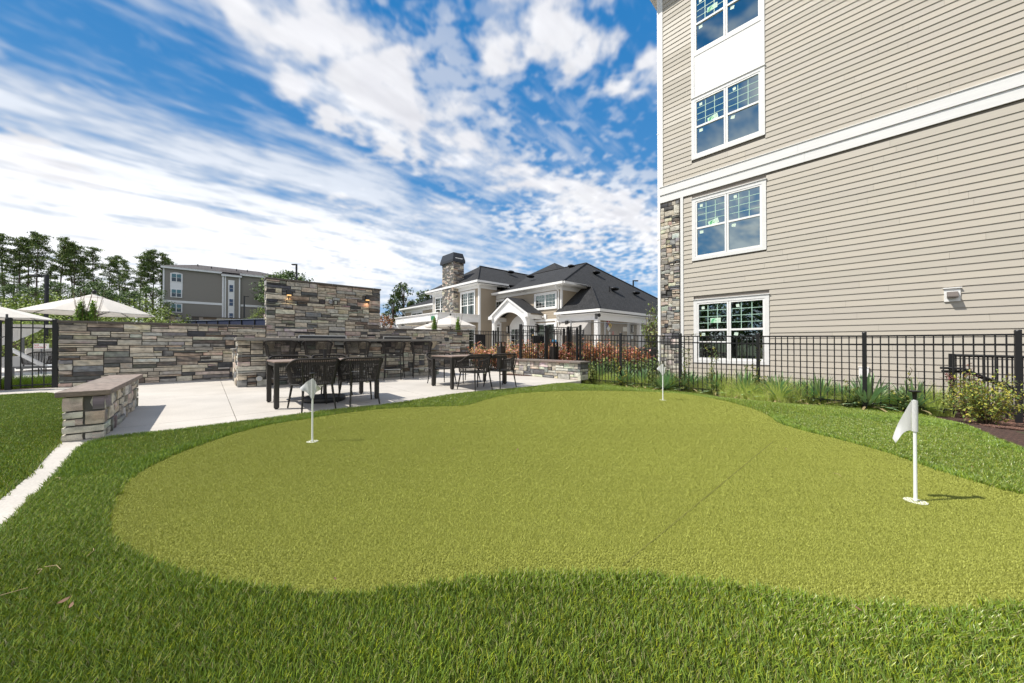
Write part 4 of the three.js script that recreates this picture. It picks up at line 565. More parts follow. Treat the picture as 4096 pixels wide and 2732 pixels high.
  { const l = [...stoneFace(t, 1.9, 8.45, 181, T(-1.82, Y(0), -15.51, -Math.PI / 2), { uy: 0.075, ux: 0.09, wmin: 2, wmax: 6, prot: 0.04, lift: -22 }), ...stoneFace(t, 1.1, 8.45, 182, T(-1.85, Y(0), -13.64), { uy: 0.075, ux: 0.09, wmin: 2, wmax: 6, prot: 0.04, lift: -22 })]; const m = obj('chimney_stones', mergeGeometries(l.map(e => e[0].toNonIndexed())), mat.stone, t); stuff(m); }
  { const x0 = -1.98, x1 = -0.70, z0 = -15.68, z1 = -13.48, k = 0.16, y0 = 8.2, y1 = 9.05, ym = 8.42, q = (x, y, z) => C(x, y, z); const b = [[x0, z1], [x1, z1], [x1, z0], [x0, z0]], u = [[x0 + k, z1 - k], [x1 - k, z1 - k], [x1 - k, z0 + k], [x0 + k, z0 + k]], gs = [];
    for (let i = 0; i < 4; i++) { const j = (i + 1) % 4; gs.push(poly([q(b[i][0], y0, b[i][1]), q(b[j][0], y0, b[j][1]), q(b[j][0], ym, b[j][1]), q(b[i][0], ym, b[i][1])]), poly([q(b[i][0], ym, b[i][1]), q(b[j][0], ym, b[j][1]), q(u[j][0], y1, u[j][1]), q(u[i][0], y1, u[i][1])])); } gs.push(poly(u.map(p => q(p[0], y1, p[1]))));
    const cp = obj('chimney_cap', gs, M(0.02, 0.022, 0.027, 0.45), t); slab('slot', mat.white, cp, 0.75, 0.07, 0.02, (x0 + x1) / 2, Y(8.55), z1 - 0.02); }
  // windows (face -x): helper puts a window built facing +z onto the -x wall
  const W = (x, z0, z1, y0, y1, o) => { const g = new THREE.Group(); const w = twinWindow(g, z0, z1, 0, y1 - y0, { c: 0.12, gm: mat.white, glass: mat.glassDark, ...o }); t.add(w); w.rotation.y = -Math.PI / 2; w.position.set(x, Y(y0), 0); };
  // after a -90 degree turn local x maps to world +z of the clubhouse frame
  W(0.455, -6.01, -3.78, 3.53, 4.76, { mid: 0.02, rows: 4 }); W(0.455, -11.73, -9.44, 3.45, 4.76, { mid: 0.02, rows: 4 }); W(-1.345, -13.26, -11.06, 3.05, 5.5, { rows: 4 }); W(-1.345, -17.75, -15.6, 3.05, 5.55, { rows: 4 }); W(-1.345, -13.26, -11.06, 0.2, 2.4, { rows: 4 }); W(0.255, -26.2, -23.4, 3.9, 4.75, { mid: 0.02, rows: 2 });
  // doors
  const door = (x, z0, z1, y1) => { const n = 2, w = (z1 - z0 - 0.24) / n, d = obj('door', [bx(0.08, y1, 0.12, x, Y(y1 / 2 - 0.1), z0 + 0.06), bx(0.08, y1, 0.12, x, Y(y1 / 2 - 0.1), z1 - 0.06), bx(0.08, 0.16, z1 - z0, x, Y(y1 - 0.02), (z0 + z1) / 2)], wt, t); for (let k = 0; k < n; k++) { const c = z0 + 0.12 + w * (k + 0.5); slab('leaf', mat.white, d, 0.05, y1 - 0.1, w - 0.01, x + 0.01, Y((y1 - 0.1) / 2 - 0.1), c); slab('pane', mat.glassDark, d, 0.01, y1 - 0.85, w - 0.3, x - 0.022, Y(y1 / 2 + 0.1), c); slab('handle', mat.black, d, 0.05, 0.14, 0.03, x - 0.05, Y(1.0), c + (k ? -1 : 1) * (w / 2 - 0.08)); } };
  door(0.46, -5.98, -3.80, 2.77); door(0.46, -11.70, -9.9, 2.77);
  // arched gable porch
  { const z0 = -9.38, z1 = -5.25, zc = -7.32, xf = -1.0, sh = new THREE.Shape([V2(z0, 3.02), V2(z0, 3.24), V2(zc, 4.40), V2(z1, 3.24), V2(z1, 3.02), V2(-5.35, 3.02), V2(-5.35, -0.1), V2(-5.62, -0.1), V2(-5.62, 2.55)]); sh.absarc(-6.86 - 0.5, 1.25, 2.17, 0.64, Math.PI - 0.64, false); sh.lineTo(-9.1, 2.55); sh.lineTo(-9.1, -0.1); sh.lineTo(-9.28, -0.1); sh.lineTo(-9.28, 3.02);
    const g = new THREE.ExtrudeGeometry(sh, { depth: 0.14, bevelEnabled: false }).rotateY(-Math.PI / 2).translate(xf + 0.14, Y(0), 0); const gb = obj('gable_front', g, wt, t);
    for (const s of [-1, 1]) { const a = V3(xf - 0.12, Y(4.47), zc), b = V3(xf - 0.12, Y(3.16), s < 0 ? z0 - 0.12 : z1 + 0.12); const L = a.distanceTo(b), m = slab('rake_board', wt, gb, 0.1, 0.15, L, xf - 0.06, (a.y + b.y) / 2 - 0.04, (a.z + b.z) / 2); m.rotation.x = s * Math.atan2(a.y - b.y, Math.abs(a.z - b.z)); slab('eave_return', wt, gb, 0.3, 0.24, 0.45, xf - 0.02, Y(3.08), s < 0 ? z0 + 0.05 : z1 - 0.05); }
    obj('gable_roof', [poly([V3(xf - 0.14, Y(4.56), zc), V3(xf - 0.14, Y(3.22), z1 + 0.16), V3(0.5, Y(3.22), z1 + 0.16), V3(0.5, Y(4.56), zc)]), poly([V3(xf - 0.14, Y(3.22), z0 - 0.16), V3(xf - 0.14, Y(4.56), zc), V3(0.5, Y(4.56), zc), V3(0.5, Y(3.22), z0 - 0.16)])], mat.roof, t);
    bar('gable_side_beam', xf, 0.5, 2.85, 3.15, z1 - 0.12, z1 + 0.02); bar('gable_side_beam', xf, 0.5, 2.85, 3.15, z0 - 0.02, z0 + 0.12); bar('porch_column', xf + 0.02, xf + 0.3, -0.1, 2.9, -5.62, -5.33); bar('porch_column', xf + 0.02, xf + 0.3, -0.1, 2.9, -9.28, -9.0);
    // arched doorway with glazed doors
    const a = new THREE.Shape([V2(-8.75, -0.1), V2(-5.75, -0.1), V2(-5.75, 2.55)]); a.absarc(-7.25, 1.6, 1.75, 0.565, Math.PI - 0.565, false); a.lineTo(-8.75, -0.1); const ag = obj('arched_surround', new THREE.ExtrudeGeometry(a, { depth: 0.06, bevelEnabled: false }).rotateY(-Math.PI / 2).translate(0.45, Y(0), 0), wt, t);
    for (const [p, q] of [[-8.5, -7.35], [-7.15, -6.0]]) { slab('pane', mat.glassDark, ag, 0.01, 2.0, q - p, 0.382, Y(1.2), (p + q) / 2); for (let i = 1; i < 3; i++) slab('grille_bar', mat.white, ag, 0.012, 2.0, 0.025, 0.374, Y(1.2), lerp(p, q, i / 3)); for (let i = 1; i < 5; i++) slab('grille_bar', mat.white, ag, 0.012, 0.025, q - p, 0.3735, Y(0.2 + i * 0.4), (p + q) / 2); } }
  // flat roofed white porch in front of the chimney wing
  { const x0 = -5.0, z0 = -18.3, z1 = -10.6; obj('porch_roof', bx(3.7, 0.06, 7.7, x0 + 1.85, Y(2.86), -14.45), wt, t); bar('fascia', x0 - 0.02, x0 + 0.12, 2.8, 3.36, z0, z1); bar('fascia', x0 + 0.12, -1.3, 2.8, 3.36, z1 - 0.14, z1); bar('fascia_cap', x0 - 0.1, x0 + 0.14, 3.36, 3.42, z0 - 0.08, z1 + 0.08); bar('fascia_cap', x0 + 0.14, -1.3, 3.36, 3.42, z1 - 0.14, z1 + 0.08); for (let i = 0; i < 6; i++) bar('panel_stile', x0 - 0.035, x0 - 0.02, 2.9, 3.3, lerp(z0, z1, i / 5.2) , lerp(z0, z1, i / 5.2) + 0.1); bar('panel_rail', x0 - 0.034, x0 - 0.02, 2.82, 2.9, z0, z1); for (const z of [z0 + 0.2, z1 - 0.3]) bar('porch_column', x0 + 0.05, x0 + 0.35, -0.1, 2.8, z - 0.15, z + 0.15); bar('porch_roof', -6, -2, 2.45, 2.75, -24, -18.6); bar('porch_column', -5.8, -5.5, -0.1, 2.45, -23.6, -23.3); }
  // downspouts, lamps, awning, doors of the service side
  obj('downspout', [tube([C(-0.02, 5.1, -3.5), C(0.1, 4.95, -3.55), C(0.4, 4.75, -3.62), C(0.42, 4.6, -3.62), C(0.42, 3.4, -3.62), C(0.3, 3.3, -3.6)], 0.055, 8), tube([C(-0.02, 3.03, -3.4), C(0.1, 2.85, -3.45), C(0.4, 2.6, -3.6), C(0.42, 2.4, -3.6), C(0.42, -0.05, -3.6)], 0.055, 8), tube([C(-0.2, 5.1, -28.2), C(0.1, 4.8, -28), C(0.24, 4.5, -27.9), C(0.24, 0, -27.9)], 0.06, 8)], mat.white, t);
  for (const [x, y, z] of [[-0.05, 2.05, -8.95], [-0.05, 2.05, -5.7]]) { const l = obj('lantern', bx(0.12, 0.62, 0.2), mat.bronze, t); l.position.copy(C(0.36, y + 0.15, z)); slab('lens', M(0.75, 0.72, 0.66, 0.4), l, 0.05, 0.5, 0.1, -0.06, 0, 0); }
  { const l = obj('lantern', bx(0.2, 0.6, 0.12), mat.bronze, t); l.position.copy(C(6.3, 2.2, -1.36)); slab('lens', M(0.75, 0.72, 0.66, 0.4), l, 0.1, 0.48, 0.05, 0, 0, 0.06); const k = obj('lantern', bx(0.12, 0.6, 0.2), mat.bronze, t); k.position.copy(C(0.18, 2.3, -2.7)); }
  for (const [x0, x1] of [[7.0, 8.3], [8.9, 10.2]]) { const d = obj('service_door', bx(x1 - x0, 2.3, 0.06, (x0 + x1) / 2, Y(1.05), -1.4), M(0.62, 0.58, 0.53, 0.6), t); slab('notice', M(0.03, 0.20, 0.13, 0.6), d, 0.36, 0.34, 0.01, (x0 + x1) / 2 - 0.1, Y(1.35), -1.364); slab('handle', mat.steel, d, 0.04, 0.12, 0.05, x0 + 0.12, Y(0.95), -1.34); }
  { const aw = new THREE.Shape([V2(0, 0), V2(0.9, -0.75), V2(0.9, -1.0), V2(0, -1.0)]); obj('awning', new THREE.ExtrudeGeometry(aw, { depth: 2.3, bevelEnabled: false }).rotateY(Math.PI).translate(0.45, Y(2.62), -0.95), M(0.40, 0.375, 0.35, 0.9), t); }
  obj('camera_dome', new THREE.SphereGeometry(0.11, 14, 8).translate(0.25, Y(2.82), -0.2), mat.black, t);
  for (const [z, y] of [[-4.9, 3.02], [-10.2, 2.98]]) { const f = obj('flood_light', bx(0.08, 0.34, 0.2, 0.44, Y(y), z), mat.white, t); obj('lamp_head', bx(0.16, 0.09, 0.1, 0.34, Y(y - 0.02), z - 0.1), mat.white, f); }
  const nf = (() => { const c = document.createElement('canvas'); c.width = c.height = 128; const x = c.getContext('2d'); for (const [col, a, b] of [['#b8262e', 0, 0], ['#e8c619', 64, 0], ['#27357f', 0, 64], ['#e9e9e9', 64, 64]]) { x.fillStyle = col; x.fillRect(a, b, 64, 64); } x.fillStyle = '#ffffff'; x.font = 'bold 44px sans-serif'; x.textAlign = 'center'; x.textBaseline = 'middle'; for (const [s, a, b, cc] of [['0', 32, 32, '#fff'], ['2', 32, 96, '#fff'], ['0', 96, 32, '#222']]) { x.save(); x.translate(a, b); x.rotate(Math.PI / 4 * -1); x.fillStyle = cc; x.fillText(s, 0, 2); x.restore(); } const q = new THREE.CanvasTexture(c); q.colorSpace = THREE.SRGBColorSpace; return q; })();
  const hz = obj('hazard_diamond', new THREE.PlaneGeometry(0.62, 0.62).rotateZ(-Math.PI / 4), M(1, 1, 1, 0.5, { map: nf }), t); hz.position.copy(C(3.15, 2.35, -1.40)); slab('notice', mat.white, t, 0.22, 0.28, 0.01, 3.3, Y(1.75), -1.41); slab('notice', M(0.5, 0.15, 0.1, 0.6), t, 0.2, 0.3, 0.01, 3.75, Y(1.8), -1.41); slab('notice', mat.white, t, 0.4, 0.34, 0.01, 6.3, Y(1.6), -1.41);
  slab('pool_rules_sign', M(0.03, 0.18, 0.33, 0.5), t, 0.01, 0.3, 0.4, 0.40, Y(1.2), -4.0); slab('exit_sign', M(0.02, 0.2, 0.1, 0.5), t, 0.02, 0.3, 0.5, -5.05, Y(3.02), -11.4);
}
// ---------------------------------------------------------------- grey apartment building on the rise
{
  const o = [-65.85, -65], t = thing('grey_building', 'distant dark grey apartment building with white window bays on the rise', 'building', [o[0], 0, o[1]], TH), g = M(0.235, 0.22, 0.20, 0.85), wt = M(0.74, 0.75, 0.77, 0.6), BY = 4.4;
  const blk = (n, x0, x1, y0, y1, z0, z1, m) => obj(n, bx(x1 - x0, y1 - y0, z1 - z0, (x0 + x1) / 2, (y0 + y1) / 2, (z0 + z1) / 2), m, t);
  blk('wall', 0, 8.55, BY, 15.45, -12, 0, g); blk('wall', 8.55, 11.5, BY, 15.0, -12, 0.35, g); blk('wall', 11.5, 20, BY, 15.55, -12, 0, g);
  for (const [x0, x1, y] of [[-0.3, 8.5, 15.4], [8.4, 11.7, 14.95], [11.4, 20.4, 15.45]]) { blk('eave', x0, x1, y, y + 0.4, -0.1, y < 15 ? 0.75 : 0.45, wt); }
  for (const [a, b] of [[0, 8.6], [11.5, 20]]) blk('band', a, b, 8.96, 9.4, 0, 0.08, wt);
  for (const x of [0, 8.56, 8.95, 11.25]) blk('corner_board', x - 0.02, x + 0.2, BY, 15.4, 0.0, x > 8 && x < 11.4 ? 0.42 : 0.07, wt);
  const win = (x0, x1, y0, y1, n, z = 0.1) => { const w = blk('window', x0, x1, y0, y1, 0.0, z, wt), k = (x1 - x0 - 0.2) / n; for (let i = 0; i < n; i++) for (const [a, b, m] of [[y0 + 0.14, (y0 + y1) / 2 - 0.03, M(0.02, 0.045, 0.07, 0.1)], [(y0 + y1) / 2 + 0.03, y1 - 0.14, M(0.05, 0.16, 0.2, 0.1)]]) slab('pane', m, w, k - 0.12, b - a, 0.02, x0 + 0.1 + k * (i + 0.5), (a + b) / 2, z + 0.012); };
  blk('window_bay', 0.97, 2.69, 12.0, 14.6, 0, 0.06, wt); { const q = new THREE.Shape([V2(0.97, 14.55)]); for (let i = 0; i <= 10; i++) q.lineTo(0.97 + 0.172 * i, 14.55 + 0.24 * Math.sin(i / 10 * Math.PI)); obj('arch_head', new THREE.ExtrudeGeometry(q, { depth: 0.06, bevelEnabled: false }), wt, t); }
  blk('window_bay', 0.97, 2.69, 11.5, 12.0, 0, 0.06, wt);
  win(1.02, 2.64, 12.92, 14.62, 2); win(1.02, 2.64, 9.98, 11.62, 2); win(1.0, 2.67, 7.1, 8.82, 2);
  blk('window_strip', 9.5, 10.5, BY + 1, 14.25, 0.35, 0.42, wt); for (const [a, b] of [[11.8, 13.3], [8.92, 10.38], [6.0, 7.46]]) { const w = blk('window', 9.64, 10.34, a, b, 0.42, 0.46, wt); slab('pane', M(0.012, 0.05, 0.13, 0.1), w, 0.6, b - a - 0.1, 0.02, 9.99, (a + b) / 2, 0.465); slab('sash_rail', wt, w, 0.6, 0.05, 0.02, 9.99, (a + b) / 2, 0.478); }
  stuff(obj('stone_corner', mergeGeometries(stoneFace(t, 0.62, 4.5, 191, T(0.03, 4.45, 0.03), { uy: 0.16, ux: 0.16, wmin: 1, wmax: 4, prot: 0.05, lift: -30 }).map(e => e[0].toNonIndexed())), mat.stone, t));
  obj('roof', [poly([V3(-0.45, 15.78, 0.5), V3(20.5, 15.78, 0.5), V3(15.4, 17.75, -6), V3(4.6, 17.75, -6)]), poly([V3(-0.45, 15.78, -12.5), V3(-0.45, 15.78, 0.5), V3(4.6, 17.75, -6)]), poly([V3(20.5, 15.78, 0.5), V3(20.5, 15.78, -12.5), V3(15.4, 17.75, -6)]), poly([V3(8.3, 15.3, 0.8), V3(11.8, 15.3, 0.8), V3(11.8, 16.4, -0.9), V3(8.3, 16.4, -0.9)])], mat.roofBrown, t);
  for (const [x, z] of [[4.8, -3.7], [6.9, -2.5], [11, -2.8], [12.9, -3.6]]) obj('vent_pipe', tube([V3(x, 15.78 + (0.5 - z) * 0.303, z), V3(x, 16.25 + (0.5 - z) * 0.303, z)], 0.09), mat.black, t);
  blk('downspout', 8.66, 8.8, BY, 15.2, 0.36, 0.5, wt);
}
{ const f = (n, lab, a, b, h) => { const p = cl(0, 0), t = thing(n, lab, 'wall', [a[0], a[1], a[2]], TH); obj('core', bx(b, h, 0.5, b / 2, h / 2, -0.3), mat.mortar, t); stuff(obj('stones', mergeGeometries(stoneFace(t, b, h, 195 + Math.round(b), T(0, 0, -0.05), { uy: 0.14, ux: 0.2, prot: 0.05, lift: -26 }).map(e => e[0].toNonIndexed())), mat.stone, t)); slab('cap', mat.cap, t, b + 0.1, 0.1, 0.7, b / 2, h + 0.05, -0.25); };
  const p = site(0, 0); const q = [-65.85 + PX[0] * 0.3 + PN[0] * 1.2, -65 + PX[1] * 0.3 + PN[1] * 1.2]; f('retaining_wall', 'short dark stone retaining wall at the corner of the grey building', [q[0], 4.6, q[1]], 2.4, 1.85);
  const q2 = [-65.85 + PX[0] * 4.1 + PN[0] * 1.6, -65 + PX[1] * 4.1 + PN[1] * 1.6]; f('retaining_wall', 'long dark stone retaining wall in front of the grey building', [q2[0], 4.6, q2[1]], 9, 1.7); }
{ // navy windscreen fence behind the wall
  const a = atZ(672, 1286, 33), b = atZ(1075, 1276, 26), t = thing('windscreen_fence', 'dark navy windscreen fence showing above the stone wall beside its tall part', 'fence', [a[0], 0, a[2]], Math.atan2(-(b[2] - a[2]), b[0] - a[0])), L = Math.hypot(b[0] - a[0], b[2] - a[2]);
  const h0 = a[1], h1 = b[1]; obj('screen', bg([0, 0, 0, L + 1, 0, 0, L + 1, h1, 0, 0, h0, 0, 0, 0, -0.03, L + 1, 0, -0.03, L + 1, h1, -0.03, 0, h0, -0.03], null, [0, 0, 1, 0, 1, 1, 0, 1, 0, 0, 1, 0, 1, 1, 0, 1], [0, 1, 2, 0, 2, 3, 5, 4, 7, 5, 7, 6, 3, 2, 6, 3, 6, 7]), mat.navy, t);
  for (let i = 0; i <= 9; i++) slab('post', mat.black, t, 0.05, lerp(h0, h1, i / 9) + 0.02, 0.05, L * i / 9, lerp(h0, h1, i / 9) / 2, 0.04); obj('top_rail', tube([V3(0, h0, 0.03), V3(L + 1, h1, 0.03)], 0.022), M(0.3, 0.32, 0.36, 0.4, { metalness: 0.6 }), t);
}
// ---------------------------------------------------------------- artificial turf, real blades
function tuftGeo(n, rad, hgt, wid, lean, seed, bias = [0, 0]) {
  const rnd = RNG(seed), P = [], N = [], I = [], UV = [];
  for (let k = 0; k < n; k++) {
    const a = rnd() * 6.283, r = Math.sqrt(rnd()) * rad, x = Math.cos(a) * r, z = Math.sin(a) * r, h = hgt * (0.65 + 0.5 * rnd()), la = rnd() * 6.283, l = h * lean * (0.3 + rnd()), lx = Math.cos(la) * l + bias[0] * h, lz = Math.sin(la) * l + bias[1] * h, wa = rnd() * 6.283, wx = Math.cos(wa) * wid / 2, wz = Math.sin(wa) * wid / 2, o = P.length / 3;
    P.push(x - wx, -0.006, z - wz, x + wx, -0.006, z + wz, x + wx * 0.85 + lx * 0.4, h * 0.6, z + wz * 0.85 + lz * 0.4, x - wx * 0.85 + lx * 0.4, h * 0.6, z - wz * 0.85 + lz * 0.4, x + lx, h, z + lz);
    I.push(o, o + 1, o + 2, o, o + 2, o + 3, o + 3, o + 2, o + 4); for (let q = 0; q < 5; q++) UV.push(0, q / 5);
  }
  return bg(P, null, UV, I);
}
const bladeMat = M(1, 1, 1, 0.42, { side: THREE.DoubleSide });
function scatter(name, label, cat, geo, pts, col, m = bladeMat) {
  const im = new THREE.InstancedMesh(geo, m, pts.length), d = new THREE.Object3D(), c = new THREE.Color(), rnd = RNG(pts.length);
  pts.forEach((p, i) => { d.position.set(p[0], p[1], p[2]); d.rotation.set(0, p[4] !== undefined ? p[4] : rnd() * 6.283, 0); d.scale.setScalar(p[3]); d.updateMatrix(); im.setMatrixAt(i, d.matrix); const k = col(rnd, p); c.setRGB(k[0], k[1], k[2]); im.setColorAt(i, c); });
  im.name = numbered(name); tag(im, label, cat, null, 'stuff'); scene.add(im); return im;
}
const edgeDist = (poly, x, z) => { let m = 9; for (let i = 0; i < poly.length; i++) { const a = poly[i], b = poly[(i + 1) % poly.length], dx = b[0] - a[0], dz = b[1] - a[1], t = Math.max(0, Math.min(1, ((x - a[0]) * dx + (z - a[1]) * dz) / (dx * dx + dz * dz + 1e-9))); m = Math.min(m, Math.hypot(x - a[0] - dx * t, z - a[1] - dz * t)); } return m; };
const inView = (x, z, mrg = 1.1) => Math.abs(x) < (-z + 0.35) * 1.56 + mrg && z < -0.3;
function patchGeo(cell, density, hgt, wid, lean, seed, bias, colour) {       // square carpet piece of blades with a colour of their own each
  const rnd = RNG(seed), P = [], I = [], C = [], st = 1 / Math.sqrt(density), n = Math.round(cell / st);
  for (let i = 0; i < n; i++) for (let j = 0; j < n; j++) {
    const x = ((i + rnd()) / n - 0.5) * cell, z = ((j + rnd()) / n - 0.5) * cell, h = hgt * (0.7 + 0.45 * rnd()), la = rnd() * 6.283, l = h * lean * (0.3 + rnd()), lx = Math.cos(la) * l + bias[0] * h, lz = Math.sin(la) * l + bias[1] * h, wa = rnd() * 6.283, w = wid * (0.8 + 0.4 * rnd()), wx = Math.cos(wa) * w / 2, wz = Math.sin(wa) * w / 2, o = P.length / 3, c = colour(rnd);
    P.push(x - wx, -0.004, z - wz, x + wx, -0.004, z + wz, x + wx * 0.85 + lx * 0.4, h * 0.6, z + wz * 0.85 + lz * 0.4, x - wx * 0.85 + lx * 0.4, h * 0.6, z - wz * 0.85 + lz * 0.4, x + lx, h, z + lz);
    I.push(o, o + 1, o + 2, o, o + 2, o + 3, o + 3, o + 2, o + 4); for (let q = 0; q < 5; q++) C.push(c[0], c[1], c[2]);
  }
  return bg(P, null, P.flatMap((_, i) => i % 3 ? [] : [0, 0]), I, C);
}
{
  const turfArea = [...patioCurve.slice(0, -1), [1.95, -9.76], ...bedEdge, [6.5, -0.2], [3, 0.4], [-1, 0.3], [-2.0, -0.95], G(0, 2128), G(218, 1900), G(330, 1778)];
  const onTurf = (x, z) => inside(turfArea, x, z) && !inside(greenPoly, x, z), onGreen = (x, z) => inside(greenPoly, x, z), onLawn = (x, z) => inside(lawnPoly, x, z);
  const bladeV = M(1, 1, 1, 0.36, { side: THREE.DoubleSide, vertexColors: true }), fibreV = M(1, 1, 1, 0.7, { side: THREE.DoubleSide, vertexColors: true });
  const grassC = r => { const t = r(), q = 0.8 + 0.4 * r(); return t < 0.07 ? [0.34 * q, 0.32 * q, 0.14 * q] : [(0.130 + 0.21 * t * t) * q, (0.188 + 0.17 * t) * q, (0.016 + 0.040 * r()) * q]; };
  const fibreC = r => { const t = r(), q = 0.85 + 0.3 * r(); return [(0.258 + 0.14 * t) * q, (0.276 + 0.14 * t) * q, (0.042 + 0.040 * t) * q]; };
  // whole cells take a patch, cells cut by an outline are filled with quarter-size pieces that lie inside it
  function carpet(name, label, big, small, cell, x0, x1, z0, z1, test, y, vary) {
    const A = [], B = [], rnd = RNG(label.length * 7 + 1), k = small.n, sc = cell / k;
    for (let x = x0; x < x1; x += cell) for (let z = z0; z < z1; z += cell) { const cx = x + cell / 2, cz = z + cell / 2; if (!inView(cx, cz)) continue; const h = cell * 0.52, all = [[-h, -h], [h, -h], [-h, h], [h, h], [0, -h], [0, h], [-h, 0], [h, 0], [0, 0]].map(q => test(cx + q[0], cz + q[1])), flat = fenD(cx, cz) > 2.3 || y !== undefined;
      if (all.every(v => v) && flat) A.push([cx, y ?? gh(cx, cz), cz, 1, Math.floor(rnd() * 4) * Math.PI / 2]); else if (all.some(v => v) || !flat) for (let i = 0; i < k; i++) for (let j = 0; j < k; j++) { const px = x + (i + 0.5) * sc, pz = z + (j + 0.5) * sc; if (test(px, pz)) B.push([px + (rnd() - 0.5) * sc * 0.5, y ?? gh(px, pz), pz + (rnd() - 0.5) * sc * 0.5, 1.15, rnd() * 6.283]); } }
    const col = (r, p) => { const f = 1 + vary * noise(p[0] * 1.1 + 3, p[2] * 1.1) + vary * 0.4 * (r() - 0.5); return [f, f, f]; };
    if (A.length) scatter(name, label, 'grass', big, A, col, small.m); if (B.length) scatter(name, label + ' along its outline', 'grass', small.g, B, col, small.m);
  }
  const mk = (cell, k, d, h, w, lean, bias, c, m, seed) => [patchGeo(cell, d, h, w, lean, seed, bias, c), { g: patchGeo(cell / k, d, h, w, lean, seed + 1, bias, c), n: k, m }];
  const b0 = [0.0, 0.0];
  let g = mk(0.24, 8, 40000, 0.029, 0.0030, 0.7, b0, grassC, bladeV, 1); carpet('turf_grass', 'dense green artificial turf before the putting green', g[0], g[1], 0.24, -4.56, 4.8, -2.64, -0.24, onTurf, undefined, 0.12);
  g = mk(0.24, 8, 22000, 0.029, 0.0038, 0.7, b0, grassC, bladeV, 3); carpet('turf_grass', 'green artificial turf collar of the putting green', g[0], g[1], 0.24, -5.04, 8.2, -5.04, -2.64, onTurf, undefined, 0.12);
  g = mk(0.24, 6, 11000, 0.032, 0.0054, 0.7, b0, grassC, bladeV, 5); carpet('turf_grass', 'green artificial turf strip between patio and putting green', g[0], g[1], 0.24, -5.04, 7.5, -10.08, -5.04, onTurf, undefined, 0.12);
  carpet('lawn_grass', 'green turf of the side lawn beyond the concrete strip', g[0], g[1], 0.24, -13.2, -2.4, -7.44, -0.6, onLawn, 0, 0.12);
  g = mk(0.25, 10, 62000, 0.0062, 0.0020, 1.4, b0, fibreC, fibreV, 7); carpet('green_fibres', 'short curled fibres of the putting surface', g[0], g[1], 0.25, -3.25, 5, -4.5, -0.75, onGreen, 0.002, 0.05);
  g = mk(0.25, 8, 34000, 0.0066, 0.0029, 1.4, b0, fibreC, fibreV, 9); carpet('green_fibres', 'short curled fibres of the far putting surface', g[0], g[1], 0.25, -4, 5, -8.75, -4.5, onGreen, 0.002, 0.05);
}
{ // dead leaves, twigs and pine needles lying on the turf
  const rnd = RNG(88), lf = (() => { const P = [], I = []; for (let i = 0; i <= 6; i++) { const t = i / 6 * 2 - 1, w = (1 - t * t) * 0.4; P.push(t, 0.18 * t * t, -w, t, 0.05 + 0.12 * t * t, 0, t, 0.2 * t * t + 0.1, w); } for (let i = 0; i < 6; i++) for (let k = 0; k < 2; k++) { const o = i * 3 + k; I.push(o, o + 1, o + 3, o + 1, o + 4, o + 3); } return bg(P, null, P.flatMap((_, i) => i % 3 ? [] : [0, 0]), I); })(), br = M(0.16, 0.085, 0.05, 0.8, { side: THREE.DoubleSide });
  [[255, 2440, 0.03], [285, 2460, 0.025], [3432, 2472, 0.018], [2070, 1802, 0.03], [1340, 2348, 0.014], [597, 2262, 0.02], [3890, 1885, 0.02], [1815, 1800, 0.014]].forEach(([u, v, s], i) => { const p = G(u, v), m = obj('dead_leaf', lf, br); m.position.set(p[0], i === 3 || i === 5 || i === 7 ? 0.01 : 0.037, p[1]); m.scale.setScalar(s * 0.6); m.rotation.set(rnd() * 0.6, rnd() * 6, rnd() * 0.6); tag(m, 'small curled brown dead leaf lying on the turf', 'leaf', 'dead leaves on the turf'); });
  [[150, 2320], [210, 2305], [30, 2410], [360, 2240], [230, 1935], [3140, 1800], [3350, 1905], [1325, 1712]].forEach(([u, v], i) => { const p = G(u, v), a = rnd() * 3, l = 0.025 + rnd() * 0.03, m = obj('pine_needle', tube([V3(-l, 0, 0), V3(0, 0.006, 0.012), V3(l, 0.002, 0)], 0.0011, 4), M(0.42, 0.30, 0.17, 0.7)); m.position.set(p[0], i > 4 ? 0.01 : 0.036, p[1]); m.rotation.y = a; tag(m, 'dry tan pine needle fallen on the turf', 'needle', 'pine needles on the turf'); });
}
// ---------------------------------------------------------------- yuccas, grasses, vines and the bush along the fence
function yucca(seed) {
  const rnd = RNG(seed), P = [], I = [], C = [], n = 112;
  for (let k = 0; k < n; k++) {
    const f = k / n, a = k * 2.39996 + rnd() * 0.4, el = lerp(1.45, 0.28, Math.pow(f, 0.8)) + (rnd() - 0.5) * 0.22, L = 0.34 + 0.12 * rnd(), w = 0.0082 + rnd() * 0.003, ca = Math.cos(a), sa = Math.sin(a), o = P.length / 3, old = f > 0.93, col = old ? [0.36, 0.28, 0.13] : [0.26 + 0.11 * rnd(), 0.42 + 0.10 * rnd(), 0.20 + 0.05 * rnd()];
    for (let i = 0; i <= 5; i++) { const t = i / 5, d = L * t, r = Math.cos(el) * d, y = Math.sin(el) * d - (1 - Math.sin(el)) * 0.12 * t * t * (old ? 2 : 1), ww = w * (i === 5 ? 0.05 : 0.65 + 0.7 * Math.sin(Math.min(1, t * 1.5 + 0.2) * 2.2)) , x = ca * (0.015 + r), z = sa * (0.015 + r); P.push(x - sa * ww, y + 0.02 + ww * 0.35, z + ca * ww, x, y + 0.02, z, x + sa * ww, y + 0.02 + ww * 0.35, z - ca * ww); for (let q = 0; q < 3; q++) C.push(col[0], col[1], col[2]); }
    for (let i = 0; i < 5; i++) for (let q = 0; q < 2; q++) { const b = o + i * 3 + q; I.push(b, b + 3, b + 1, b + 1, b + 3, b + 4); }
  }
  return bg(P, null, P.flatMap((_, i) => i % 3 ? [] : [0, 0]), I, C);
}
